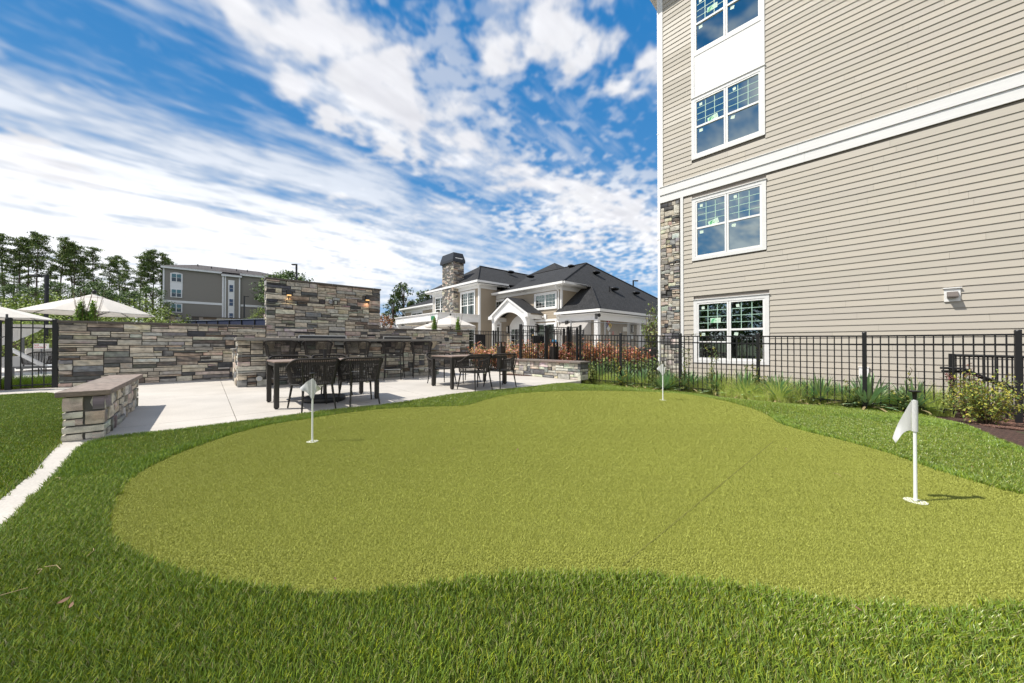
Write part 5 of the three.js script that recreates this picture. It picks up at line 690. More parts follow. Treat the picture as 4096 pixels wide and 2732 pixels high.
const leafM = MP(1, 1, 1, 0.8, { side: THREE.DoubleSide, vertexColors: true, transmission: 0.35, thickness: 0 }), yucM = MP(1, 1, 1, 0.55, { side: THREE.DoubleSide, vertexColors: true, transmission: 0.3, thickness: 0 });
{
  const gs = [yucca(1), yucca(2), yucca(3)], rnd = RNG(31);
  const Y = [[2398, 1530, 1], [2496, 1544, 1], [2568, 1549, 0.95], [2657, 1562, 1], [2751, 1567, 1], [2858, 1576, 1], [2983, 1591, 1.1], [3112, 1605, 1.02], [3205, 1610, 0.8], [3276, 1615, 1], [3370, 1622, 0.8], [3470, 1636, 1.12], [3655, 1654, 1]];
  const at = ['beside the planter wall', 'second from the planter wall', 'third from the planter wall', 'behind the flag before the stone pilaster', 'under the white corner board of the building', 'under the open sash of the ground floor window', 'below the middle of the ground floor window', 'below the window edge, broad and dense', 'small one, overlapping its neighbour below bare siding', 'below bare siding beside a smaller yucca', 'small one, overlapping the largest yucca', 'the largest one, below the white service box', 'next to the yellow green bush'];
  Y.forEach(([u, v, s], i) => { const p = GT(u, v), m = obj('yucca', gs[i % 3], yucM); m.position.set(p[0] - BN[0] * 0.05, gh(p[0], p[1]), p[1] - BN[1] * 0.05); m.scale.setScalar(s * 1.32); m.rotation.y = rnd() * 6.28; tag(m, `blue green spiky yucca, ${at[i]}`, 'yucca', 'yuccas in a row along the bed'); });
  // wispy grass behind them
  const P = [], rn = RNG(41), edgeAt = k => { let m = 9, e = 0.4; for (const p of bedEdge) { const q = Math.abs((p[0] - FEN[0]) * BX[0] + (p[1] - FEN[1]) * BX[1] + k); if (q < m) { m = q; e = fenD(p[0], p[1]); } } return e; };
  for (let i = 0; i < 12000; i++) { const k = rn() * 8.4 + 0.25, e = edgeAt(k), d = lerp(-0.5, Math.max(0.0, e - 0.36), rn()), x = FEN[0] - BX[0] * k + BN[0] * d, z = FEN[1] - BX[1] * k + BN[1] * d; if (k < 0.6 || (k < 1.25 && d > 0.45 * (k - 0.6))) continue; P.push([x, gh(x, z), z, (0.5 + 0.6 * rn() * rn() + 0.25 * noise(k * 1.7, 3) + (rn() < 0.12 ? 0.35 : 0)) * (d > e - 0.4 ? 0.75 : 1)]); }
  for (let i = 0; i < 2200; i++) { const k = rn() * 8.0 + 1.0, e = edgeAt(k), d = e - 0.24 - 0.25 * rn(), x = FEN[0] - BX[0] * k + BN[0] * d, z = FEN[1] - BX[1] * k + BN[1] * d; P.push([x, gh(x, z), z, 0.25 + 0.3 * rn()]); }
  scatter('ornamental_grass', 'wispy yellow green grass growing among the yuccas and fence pickets', 'grass', tuftGeo(9, 0.05, 0.46, 0.0052, 0.42, 9), P, (r) => { const t = r(); return t < 0.14 ? [0.72, 0.64, 0.30] : [0.50 + 0.16 * t, 0.60 + 0.14 * t, 0.13 + 0.05 * t]; }, MP(1, 1, 1, 0.9, { side: THREE.DoubleSide, transmission: 0.5, thickness: 0 }));
}
function leafCloud(n, place, size, cols, seed, asp = 0.55) {        // many small leaves; place(rnd) -> [x,y,z]
  const rnd = RNG(seed), P = [], N = [], I = [], C = [], UV = [];
  for (let k = 0; k < n; k++) { const p = place(rnd), s = size * (0.6 + 0.8 * rnd()), a = rnd() * 6.283, b = (rnd() - 0.5) * 2.4, ux = Math.cos(a) * Math.cos(b), uy = Math.sin(b), uz = Math.sin(a) * Math.cos(b), wa = a + 1.57 + (rnd() - 0.5), wx = Math.cos(wa) * asp, wy = (rnd() - 0.5) * 0.8 * asp, wz = Math.sin(wa) * asp, c = cols[Math.floor(rnd() * cols.length)], q = 0.75 + 0.5 * rnd(), o = P.length / 3;
    P.push(p[0], p[1], p[2], p[0] + (ux * 0.5 + wx * 0.5) * s, p[1] + (uy * 0.5 + wy * 0.5) * s, p[2] + (uz * 0.5 + wz * 0.5) * s, p[0] + ux * s, p[1] + uy * s - 0.12 * s, p[2] + uz * s, p[0] + (ux * 0.5 - wx * 0.5) * s, p[1] + (uy * 0.5 - wy * 0.5) * s, p[2] + (uz * 0.5 - wz * 0.5) * s);
    for (let i = 0; i < 4; i++) { C.push(c[0] * q, c[1] * q, c[2] * q); UV.push(0, 0); } I.push(o, o + 1, o + 2, o, o + 2, o + 3); }
  return bg(P, null, UV, I, C);
}
function branchy(n, rnd, o) {            // stems rising from the ground, spread and height; returns tips list and geometry
  const gs = [], pts = []; for (let i = 0; i < n; i++) { const a = rnd() * 6.283, r = o.r * Math.sqrt(rnd()), h = o.h * (0.55 + 0.5 * rnd()) * (1 - 0.35 * (r / o.r) ** 2), b = [V3(Math.cos(a) * r * 0.12, 0, Math.sin(a) * r * 0.12), V3(Math.cos(a) * r * 0.55 + (rnd() - 0.5) * 0.1 * o.r, h * 0.5, Math.sin(a) * r * 0.55), V3(Math.cos(a) * r, h, Math.sin(a) * r)]; gs.push(tube(b, o.t, 4, [o.t, o.t * 0.7, o.t * 0.35], false)); for (let k = 0; k < o.k; k++) { const t = 0.18 + 0.82 * Math.pow(rnd(), 0.7), q = t < 0.5 ? b[0].clone().lerp(b[1], t * 2) : b[1].clone().lerp(b[2], t * 2 - 1); pts.push([q.x + (rnd() - 0.5) * o.j, q.y + (rnd() - 0.5) * o.j, q.z + (rnd() - 0.5) * o.j]); } }
  return [gs, pts];
}
function shrub(name, label, cat, pos, o, group) {
  const t = thing(name, label, cat, pos, 0, group), rnd = RNG(o.seed), [gs, pts] = branchy(o.n, rnd, o); obj('stems', gs, M(...(o.bark || [0.14, 0.10, 0.07]), 0.9), t);
  obj('foliage', leafCloud(pts.length, (() => { let i = 0; return () => pts[i++]; })(), o.leaf, o.cols, o.seed + 1, o.asp), leafM, t); return t;
}
{ const p = G(3948, 1706, -0.13); shrub('bush', 'yellow green leafy bush at the end of the yucca row beside a fence post', 'bush', [p[0], gh(p[0], p[1]), p[1]], { n: 70, r: 0.44, h: 0.78, t: 0.005, k: 62, j: 0.10, leaf: 0.034, seed: 61, cols: [[0.30, 0.35, 0.04], [0.20, 0.29, 0.04], [0.50, 0.44, 0.04], [0.12, 0.21, 0.035], [0.42, 0.40, 0.05]] }); }
{ // climbing vines on the pickets
  const rnd = RNG(71), m = M(0.09, 0.06, 0.04, 0.9), spots = [[0.28, 0.85, 'with reddish leaves near the stair railing', [[0.22, 0.06, 0.06], [0.16, 0.07, 0.05]]], [0.66, 0.8, 'sparse, beside the reddish vine', 0], [1.15, 0.5, 'short and bushy below the pickets', 0], [2.0, 1.25, 'reaching the top rail by a post', 0], [2.55, 1.42, 'arching above the top rail', 0], [2.95, 1.3, 'twisting up a picket beside the arching one', 0], [3.35, 1.05, 'near the corner of the ground floor window', 0], [4.0, 1.15, 'yellowing, in front of the dark window pane', [[0.42, 0.34, 0.03], [0.28, 0.28, 0.03]]], [4.6, 0.8, 'low, under the open sash', 0], [5.2, 0.7, 'low, in front of the white corner board', 0]];
  for (const [k, h, w, cols] of spots) { const x = FEN[0] - BX[0] * 1.0 * k * 1.612, z = FEN[1] - BX[1] * 1.0 * k * 1.612, t = thing('fence_vine', `thin climbing vine on the black pickets, ${w}`, 'vine', [x, gh(x, z), z], TB, 'vines on the garden fence'), gs = [], pts = []; const nb = 3 + Math.floor(rnd() * 3);
    for (let b = 0; b < nb; b++) { const P = [], hh = h * (b ? 0.3 + 0.55 * rnd() : 1), sx = (rnd() - 0.5) * 0.5; for (let i = 0; i <= 14; i++) { const s = i / 14, arch = w.startsWith('arching') && b === 0; P.push(V3(b ? sx * s + 0.05 * Math.sin(s * 9 + b) : (arch && s > 0.75 ? (s - 0.75) * -2.4 : 0) + 0.022 * Math.sin(s * 22), arch && s > 0.75 ? hh * 0.95 + 0.1 * Math.sin((s - 0.75) * 12.5) : hh * s, 0.02 * Math.cos(s * 22) + (b ? 0.05 : 0))); } gs.push(tube(P, b ? 0.0025 : 0.0045, 4, null, false)); for (let i = 2; i <= 14; i++) for (let q = 0; q < (b ? 9 : 5); q++) { const c = P[i]; pts.push([c.x + (rnd() - 0.5) * 0.07, c.y + (rnd() - 0.5) * 0.06, c.z + (rnd() - 0.5) * 0.05]); } }
    obj('stem', gs, m, t); obj('leaves', leafCloud(pts.length, (() => { let i = 0; return () => pts[i++]; })(), 0.042, cols || [[0.10, 0.16, 0.03], [0.20, 0.24, 0.035], [0.07, 0.13, 0.03], [0.30, 0.28, 0.04]], Math.round(k * 100), 0.6), leafM, t); }
}
// mulch chips in the open part of the bed
{ const P = [], r = RNG(73); for (let i = 0; i < 5200; i++) { const k = r() * 3.4 - 2.9, d = r() * 1.9, x = FEN[0] - BX[0] * k + BN[0] * (d - 0.4), z = FEN[1] - BX[1] * k + BN[1] * (d - 0.4); let ok = false; for (let j = 0; j < bedEdge.length - 1; j++) if (fenD(x, z) < fenD(...bedEdge[j]) - 0.02) { const s = (bedEdge[j][0] - x) * BX[0] + (bedEdge[j][1] - z) * BX[1]; if (Math.abs(s) < 0.12) { ok = true; break; } } if (ok) P.push([x, gh(x, z) + 0.004, z, 0.6 + r() * 0.9]); }
  scatter('mulch_chips', 'shredded reddish brown bark chips at the end of the bed', 'mulch', (() => { const gs = []; const q = RNG(74); for (let i = 0; i < 5; i++) gs.push(new THREE.BoxGeometry(0.03 + q() * 0.03, 0.004, 0.007 + q() * 0.006).rotateZ((q() - 0.5) * 0.5).rotateY(q() * 3).translate((q() - 0.5) * 0.05, q() * 0.01, (q() - 0.5) * 0.05)); return mergeGeometries(gs); })(), P, r2 => { const t = r2(); return [0.10 + 0.14 * t, 0.055 + 0.075 * t, 0.042 + 0.05 * t]; }, M(1, 1, 1, 0.95)); }
// ---------------------------------------------------------------- planting behind the fences
{
  const org = [[0.66, 0.24, 0.09], [0.60, 0.30, 0.11], [0.48, 0.15, 0.10], [0.56, 0.38, 0.10], [0.24, 0.25, 0.05], [0.14, 0.19, 0.05], [0.75, 0.38, 0.33]];
  const rnd = RNG(81), lab = ['beside the stone wall end', 'in front of the bronze bin', 'right of the bronze bin', 'behind the tall entry fence', 'behind the gate posts', 'before the chain link fence', 'near the chain link gate', 'below the hazard diamond', 'beside the dark service box', 'last before the siding building'];
  [[1930, 14.6, 0.85], [2000, 14.2, 0.8], [2085, 13.2, 1.0], [2140, 13.4, 0.95], [2215, 14.0, 0.9], [2300, 13.4, 0.95], [2352, 13.2, 0.9], [2410, 13.4, 0.95], [2465, 13.3, 0.85], [2535, 13.6, 0.8]].forEach(([u, Z, s], i) => { const p = atZ(u, 1440, Z); shrub('orange_shrub', `orange and pink autumn tinted shrub, ${lab[i]}`, 'shrub', [p[0], 0, p[2]], { n: 70, r: 0.8 * s, h: 1.3 * s, t: 0.006, k: 36, j: 0.24, leaf: 0.09, seed: 200 + i, cols: i < 4 ? org : [...org, [0.5, 0.17, 0.08], [0.42, 0.14, 0.08]], asp: 0.6 }, 'orange shrubs behind the fences'); });
  const lb = ['against the planter wall corner', 'between the planter wall and the stone pilaster', 'in front of the stone pilaster foot'];
  [[2420, 11.3], [2505, 11.0], [2590, 11.2]].forEach(([u, Z], i) => { const p = atZ(u, 1440, Z); shrub('green_shrub', `low glossy green shrub behind the garden fence, ${lb[i]}`, 'shrub', [p[0], -0.15, p[2]], { n: 46, r: 0.6, h: 0.75, t: 0.006, k: 34, j: 0.2, leaf: 0.085, seed: 230 + i, cols: [[0.12, 0.2, 0.03], [0.2, 0.25, 0.04], [0.07, 0.13, 0.03]], asp: 0.65 }, 'green shrubs behind the fence'); });
  { const p = atZ(2610, 1440, 15.5); shrub('tall_shrub', 'tall thin green tree beside the stone pilaster', 'tree', [p[0], -0.2, p[2]], { n: 26, r: 0.42, h: 3.5, t: 0.02, k: 26, j: 0.32, leaf: 0.15, seed: 240, cols: [[0.2, 0.27, 0.06], [0.3, 0.3, 0.09], [0.14, 0.2, 0.06]], asp: 0.6 }); }
  const lc = ['towards the gate end of the wall', 'towards the fence end of the wall'];
  [[323, 9.45, 0], [370, 9.55, 0], [1738, 15.6, 1], [1832, 16.2, 1]].forEach(([u, Z, far], i) => { const p = atZ(u, 1300, Z), t = thing('arborvitae', `small green potted conifer ${far ? 'near the market umbrellas' : 'before the big pool umbrella'}, ${lc[i % 2]}`, 'conifer', [p[0], 0.55, p[2]]), pts = [], r = RNG(250 + i), H = far ? 1.75 : 1.7; for (let k = 0; k < 2600; k++) { const y = Math.pow(r(), 0.85), w = 0.24 * Math.pow(1 - y, 0.6) * (0.75 + 0.4 * noise(y * 9 + i, k % 7)), a = r() * 6.283; pts.push([Math.cos(a) * w, y * H * (0.8 + 0.2 * r()), Math.sin(a) * w]); } obj('foliage', leafCloud(pts.length, (() => { let q = 0; return () => pts[q++]; })(), 0.085, [[0.2, 0.34, 0.03], [0.32, 0.46, 0.05], [0.12, 0.24, 0.03]], 260 + i, 0.35), leafM, t); const st = []; for (let k = 0; k < 7; k++) { const a = r() * 6.283, h = H + r() * 0.35; st.push(tube([V3(0, 0.2, 0), V3(Math.cos(a) * 0.1, h * 0.7, Math.sin(a) * 0.1), V3(Math.cos(a) * 0.22, h, Math.sin(a) * 0.22)], 0.006, 4, [0.012, 0.006, 0.003], false)); } obj('twigs', st, M(0.16, 0.10, 0.07, 0.9), t); obj('pot', new THREE.CylinderGeometry(0.26, 0.2, 0.5, 24).translate(0, -0.27, 0), M(0.06, 0.06, 0.06, 0.6), t); });
}
// ---------------------------------------------------------------- trees
function pineGeo(seed, H, crown0, lean = 0) {        // trunk with whorls of limbs; needle tufts at limb ends
  const rnd = RNG(seed), gs = [], tr = [], rr = [], pts = []; for (let i = 0; i <= 8; i++) { const t = i / 8; tr.push(V3(lean * t * t + 0.15 * Math.sin(t * 5 + seed), H * t, 0.12 * Math.cos(t * 4 + seed))); rr.push(lerp(0.20, 0.035, t) * H / 20); } gs.push(tube(tr, 0.2, 7, rr, false)); const cv = new THREE.CatmullRomCurve3(tr);
  const n = 40; for (let k = 0; k < n; k++) { const t = lerp(crown0, 0.99, Math.pow((k + rnd()) / n, 0.85)), b = cv.getPoint(t), a = rnd() * 6.283, f = (t - crown0) / (1 - crown0), L = H * 0.118 * (0.45 + 0.75 * rnd()) * (f < 0.25 ? 0.55 + 1.6 * f : Math.sqrt(1.12 - f)), e = b.clone().add(V3(Math.cos(a) * L, L * (0.05 + 0.35 * f) , Math.sin(a) * L)), mid = b.clone().lerp(e, 0.5).add(V3(0, -L * 0.06, 0)); gs.push(tube([b, mid, e], 0.03, 4, [0.055, 0.04, 0.015].map(v => v * H / 20), false)); const m = 4 + Math.floor(rnd() * 3); for (let j = 0; j < m; j++) { const q = b.clone().lerp(e, 0.45 + 0.6 * rnd()), cr = H * 0.021 * (0.7 + 0.8 * rnd()); q.x += (rnd() - 0.5) * L * 0.35; q.z += (rnd() - 0.5) * L * 0.35; q.y += (rnd() - 0.3) * L * 0.16; for (let s = 0; s < 22; s++) { const th = rnd() * 6.283, r = cr * Math.sqrt(rnd()) * 1.5; pts.push([q.x + Math.cos(th) * r, q.y + (rnd() - 0.5) * cr * 0.7, q.z + Math.sin(th) * r]); } } }
  const lf = leafCloud(pts.length, (() => { let i = 0; return () => pts[i++]; })(), H * 0.018, [[0.14, 0.22, 0.06], [0.21, 0.28, 0.08], [0.09, 0.155, 0.05], [0.28, 0.32, 0.09]], seed + 5, 0.42); return [mergeGeometries(gs.map(g => g.toNonIndexed())), lf];
}
function leafyGeo(seed, H, R, y0, cols, n = 70, leaf = 0.05) {     // broadleaf: forked limbs carrying leafy clumps
  const rnd = RNG(seed), gs = [], pts = []; gs.push(tube([V3(0, 0, 0), V3(0.1 * R, H * 0.35, 0.05), V3(-0.05 * R, H * 0.7, 0.02), V3(0, H * 0.93, 0)], 0.1, 6, [0.02, 0.015, 0.009, 0.003].map(v => v * H), false));
  for (let k = 0; k < n; k++) { const y = lerp(y0, 0.97, Math.pow(rnd(), 0.9)), w = R * Math.pow(Math.sin(Math.PI * Math.min(0.999, Math.max(0.06, (y - y0 * 0.72) / (1.02 - y0 * 0.72)))), 0.75) * (0.45 + 0.65 * rnd()), a = rnd() * 6.283, e = V3(Math.cos(a) * w, y * H, Math.sin(a) * w), b = V3(0, Math.max(0.12, y - 0.22) * H, 0); gs.push(tube([b, b.clone().lerp(e, 0.5).add(V3(0, -0.02 * H, 0)), e], 0.02, 4, [0.006, 0.004, 0.0015].map(v => v * H), false)); const cr = R * (0.16 + 0.16 * rnd()); for (let s = 0; s < 46; s++) { const d = V3(rnd() - 0.5, (rnd() - 0.5) * 0.75, rnd() - 0.5).normalize().multiplyScalar(cr * Math.pow(rnd(), 0.45)); pts.push([e.x + d.x, e.y + d.y, e.z + d.z]); } }
  return [mergeGeometries(gs.map(g => g.toNonIndexed())), leafCloud(pts.length, (() => { let i = 0; return () => pts[i++]; })(), leaf * H, cols, seed + 9, 0.6)];
}
const barkM = M(0.12, 0.085, 0.07, 0.95), needleM = M(1, 1, 1, 0.75, { side: THREE.DoubleSide, vertexColors: true });
function tree(name, label, cat, gp, pos, s, turn, group) { const t = thing(name, label, cat, pos, turn, group); t.scale.setScalar(s); obj('trunk', gp[0], barkM, t); obj('crown', gp[1], needleM, t); return t; }
{
  const V = [pineGeo(11, 20, 0.42, 0.3), pineGeo(12, 20, 0.52, -0.6), pineGeo(13, 20, 0.36, 0.5), pineGeo(14, 20, 0.6, 0.2), pineGeo(15, 20, 0.28, -0.2)], rnd = RNG(91);
  // u, v of the tree top in the photograph, distance, variant
  const list = [[18, 937, 66, 0], [78, 950, 68, 3], [110, 955, 70, 2], [152, 932, 69, 3], [60, 1010, 74, 4], [245, 952, 70, 1], [300, 975, 71, 3], [290, 985, 74, 1], [372, 988, 72, 0], [440, 1036, 76, 4], [340, 1032, 76, 4], [480, 1026, 78, 1], [505, 1040, 76, 2], [560, 1025, 82, 0], [585, 1018, 84, 1], [612, 1003, 85, 3], [645, 1013, 86, 0], [675, 1030, 88, 2], [-60, 940, 66, 1], [-130, 930, 62, 0], [200, 1052, 72, 4], [20, 1090, 62, 4], [400, 1120, 70, 4], [540, 1110, 78, 4]];
  list.forEach(([u, v, Z, k], i) => { const p = atZ(u, v, Z), gy = -0.34 + hill(p[0], p[2]), s = (p[1] - gy) / 20; tree('pine_tree', s < 0.75 ? 'shorter dark pine filling in between the tall trunks behind the big umbrella' : 'tall bare trunked pine in the wood behind the big umbrella', 'tree', V[k], [p[0], gy, p[2]], s, rnd() * 6.28, s < 0.75 ? 'short pines in the wood' : 'tall pines in the wood'); });
  const broad = leafyGeo(21, 8, 3.4, 0.16, [[0.10, 0.165, 0.04], [0.16, 0.23, 0.055], [0.07, 0.125, 0.035]], 80, 0.035), bright = leafyGeo(22, 4, 2.2, 0.05, [[0.24, 0.31, 0.05], [0.31, 0.37, 0.06], [0.19, 0.26, 0.045], [0.15, 0.22, 0.045]], 80, 0.035), oak = leafyGeo(23, 8, 1.5, 0.34, [[0.08, 0.13, 0.03], [0.12, 0.17, 0.04], [0.055, 0.095, 0.03]], 48, 0.03), rust = leafyGeo(24, 5, 1.6, 0.15, [[0.40, 0.15, 0.06], [0.3, 0.12, 0.06], [0.2, 0.14, 0.05]], 46, 0.035);
  const put = (n, lab, cat, gp, H, arr, grp) => arr.forEach(([u, v, Z, gy0], i) => { const p = atZ(u, v, Z), gy = gy0 ?? (-0.34 + hill(p[0], p[2])); tree(n, typeof lab === 'string' ? lab : lab[i], cat, gp, [p[0], gy, p[2]], (p[1] - gy) / H, rnd() * 6.28, grp); });
  put('hedge_tree', 'bright yellow green leafy tree behind the pool umbrellas', 'tree', bright, 4, [[-40, 1185, 24], [30, 1195, 22], [95, 1225, 24], [165, 1215, 27], [225, 1180, 28], [290, 1205, 26], [120, 1265, 19], [215, 1262, 21], [400, 1258, 24], [470, 1262, 26], [535, 1240, 27], [585, 1200, 30], [620, 1258, 26], [50, 1280, 17]], 'leafy hedge trees behind the pool');
  put('broadleaf_tree', 'dark green rounded tree low in front of the pine trunks', 'tree', broad, 8, [[60, 1140, 52], [150, 1150, 50], [230, 1130, 54], [330, 1150, 52], [430, 1165, 52], [520, 1165, 54], [610, 1150, 60], [390, 1130, 58]], 'dark understorey trees');
  put('thin_tree', ['slender open crowned tree rising between the tall stone wall and the clubhouse', 'short dense tree left of the slender tree by the clubhouse', 'leafy tree behind the low wing roof of the clubhouse', 'leafy tree touching the hipped roof of the clubhouse', 'low tree under the slender tree by the clubhouse'], 'tree', oak, 8, [[1614, 1128, 46], [1572, 1190, 44], [1688, 1162, 52], [1728, 1152, 54], [1640, 1205, 45]]);
  put('rust_tree', ['rust orange leaved tree at the end of the tall stone wall'], 'tree', rust, 5, [[1532, 1260, 28]]);
  put('wood_tree', ['tree top showing above the tall stone wall beside the lamp pole', 'tree top at the corner of the tall stone wall'], 'tree', broad, 8, [[1165, 1088, 70], [1120, 1096, 74]]);
  put('yellow_shrub', ['small yellow green shrub at the edge of the tall stone wall'], 'shrub', bright, 4, [[1052, 1232, 40, 2.6]]);
  // trees behind the photographer's left, mirrored in the ground floor window
  [[-27, 4, 1.2], [-24, 8.5, 1.1], [-20, 12, 1.25], [-30, 0, 1.15], [-17, 16.5, 1.2], [-25.5, 6, 0.9], [-22, 10.5, 0.95], [-31, -3, 1.1]].forEach(([x, z, s]) => tree('shade_tree', 'broad dark tree of the row mirrored in the ground floor window', 'tree', broad, [x, -0.34, z], s, rnd() * 6.28, 'trees opposite the siding building'));
}
// ---------------------------------------------------------------- umbrellas, lamp poles and things behind the walls
function umbrella(name, label, pos, R, yRim, yTop, n, turn, o = {}) {
  const t = thing(name, label, 'umbrella', pos, turn, o.group), P = [], I = [], UV = [], m = 8;
  for (let k = 0; k < n; k++) for (let j = 0; j <= m; j++) for (let i = 0; i <= 6; i++) { const a = (k + i / 6) / n * 6.2832, f = j / m, sag = Math.sin(i / 6 * Math.PI) * f * f * 0.022 * R, rr = R * f * lerp(1, Math.cos(Math.PI / n), Math.sin(i / 6 * Math.PI)); P.push(Math.cos(a) * rr, lerp(yTop, yRim, f - 0.035 * Math.sin(f * Math.PI)) - sag * 0.6, Math.sin(a) * rr); UV.push(i / 6, f); }
  for (let k = 0; k < n; k++) for (let j = 0; j < m; j++) for (let i = 0; i < 6; i++) { const q = k * (m + 1) * 7 + j * 7 + i; I.push(q, q + 7, q + 1, q + 1, q + 7, q + 8); }
  for (let k = 0; k < n; k++) { const a0 = P.length / 3; for (let i = 0; i <= 6; i++) { const b = (k * (m + 1) * 7 + m * 7 + i) * 3; P.push(P[b], P[b + 1], P[b + 2], P[b] * 1.002, P[b + 1] - (o.val ?? 0.10), P[b + 2] * 1.002); UV.push(i / 6, 1, i / 6, 1.1); } for (let i = 0; i < 6; i++) { const q = a0 + i * 2; I.push(q, q + 1, q + 2, q + 1, q + 3, q + 2); } }
  const cn = obj('canopy', bg(P, null, UV, I), mat.canvas, t);
  const V = [], VI = []; for (let i = 0; i <= n; i++) { const a = i / n * 6.2832; V.push(0, yTop + 0.03, 0, Math.cos(a) * R * 0.2, yTop - (yTop - yRim) * 0.2 + 0.022, Math.sin(a) * R * 0.2); } for (let i = 0; i < n; i++) VI.push(i * 2, i * 2 + 1, i * 2 + 3); obj('vent_flap', bg(V, null, V.flatMap((_, i) => i % 3 ? [] : [0, 0]), VI), mat.canvas, cn);
  for (let k = 0; k < n; k++) { const a = k / n * 6.2832, e = V3(Math.cos(a) * R * 0.99, yRim - 0.015, Math.sin(a) * R * 0.99), c = V3(0, yTop - 0.04, 0), q = c.clone().lerp(e, 0.5); obj('rib', tube([c, c.clone().lerp(e, 0.5).add(V3(0, -0.02, 0)), e], 0.011, 5), mat.bronze, t); obj('strut', tube([V3(0, yRim - 0.12, 0), q], 0.009, 5), mat.bronze, t); }
  obj('finial', new THREE.LatheGeometry([[0, 0], [0.03, 0], [0.055, 0.03], [0.05, 0.075], [0.03, 0.11], [0, 0.115]].map(p => V2(...p)), 14).translate(0, yTop + 0.04, 0), mat.black, t);
  if (o.side) obj('side_mast', tube([V3(o.side, 0, 0), V3(o.side, yTop + 0.15, 0), V3(o.side * 0.6, yTop + 0.28, 0), V3(0, yTop + 0.12, 0)], 0.045, 8), mat.bronze, t); else obj('pole', new THREE.CylinderGeometry(0.024, 0.024, yTop, 12).translate(0, yTop / 2, 0), mat.bronze, t);
  return t;
}
{
  const a = atZ(376, 1240, 11.0); umbrella('pool_umbrella', 'large cream umbrella beyond the stone wall over two small conifers', [a[0], 0, a[2]], 1.42, 2.02, 2.61, 8, 0.3, { val: 0.02 });
  const b = atZ(-52, 1260, 12.5); umbrella('pool_umbrella', 'large cream umbrella behind the black pool gate', [b[0], 0, b[2]], 1.5, 2.0, 2.5, 8, 0.1, { val: 0.02 });
  for (const [u, v, Z, R, lab] of [[1801.7, 1256, 19.4, 1.42, 'cream market umbrella nearest the stone chimney'], [1707.5, 1291, 25.5, 1.5, 'cream market umbrella half hidden by a larger one'], [1582.5, 1302, 28.5, 1.4, 'cream market umbrella peeking above the wall near its tall part']]) { const p = atZ(u, v, Z); umbrella('market_umbrella', lab, [p[0], 0, p[2]], R, p[1] - 0.66, p[1] - 0.12, 8, 0.2, { group: 'market umbrellas' }); }
  const pole = (u, v, Z, w, arm, lab) => { const p = atZ(u, v, Z), gy = -0.34 + hill(p[0], p[2]), t = thing('lamp_pole', lab, 'lamp', [p[0], gy, p[2]]); slab('mast', mat.black, t, w, p[1] - gy, w, 0, (p[1] - gy) / 2, 0); slab('arm', mat.black, t, Math.abs(arm), w * 0.8, w * 0.9, arm / 2, p[1] - gy - w * 0.4, 0); obj('lamp_head', rb(Math.abs(arm) * 0.62, w * 0.75, w * 1.9, 0.01, arm * 0.75, p[1] - gy - w * 0.55, 0), mat.black, t); };
  pole(187, 1100, 18, 0.11, -0.72, 'black square lamp pole with flat arm in front of the pines'); pole(1186, 1056, 33, 0.12, -0.4, 'black lamp pole rising above the tall stone wall'); pole(977, 1184, 52, 0.14, 0.6, 'thin black lamp pole in front of the grey building'); pole(2533, 1121, 48, 0.16, 0.62, 'lamp pole top showing over the clubhouse roof');
}
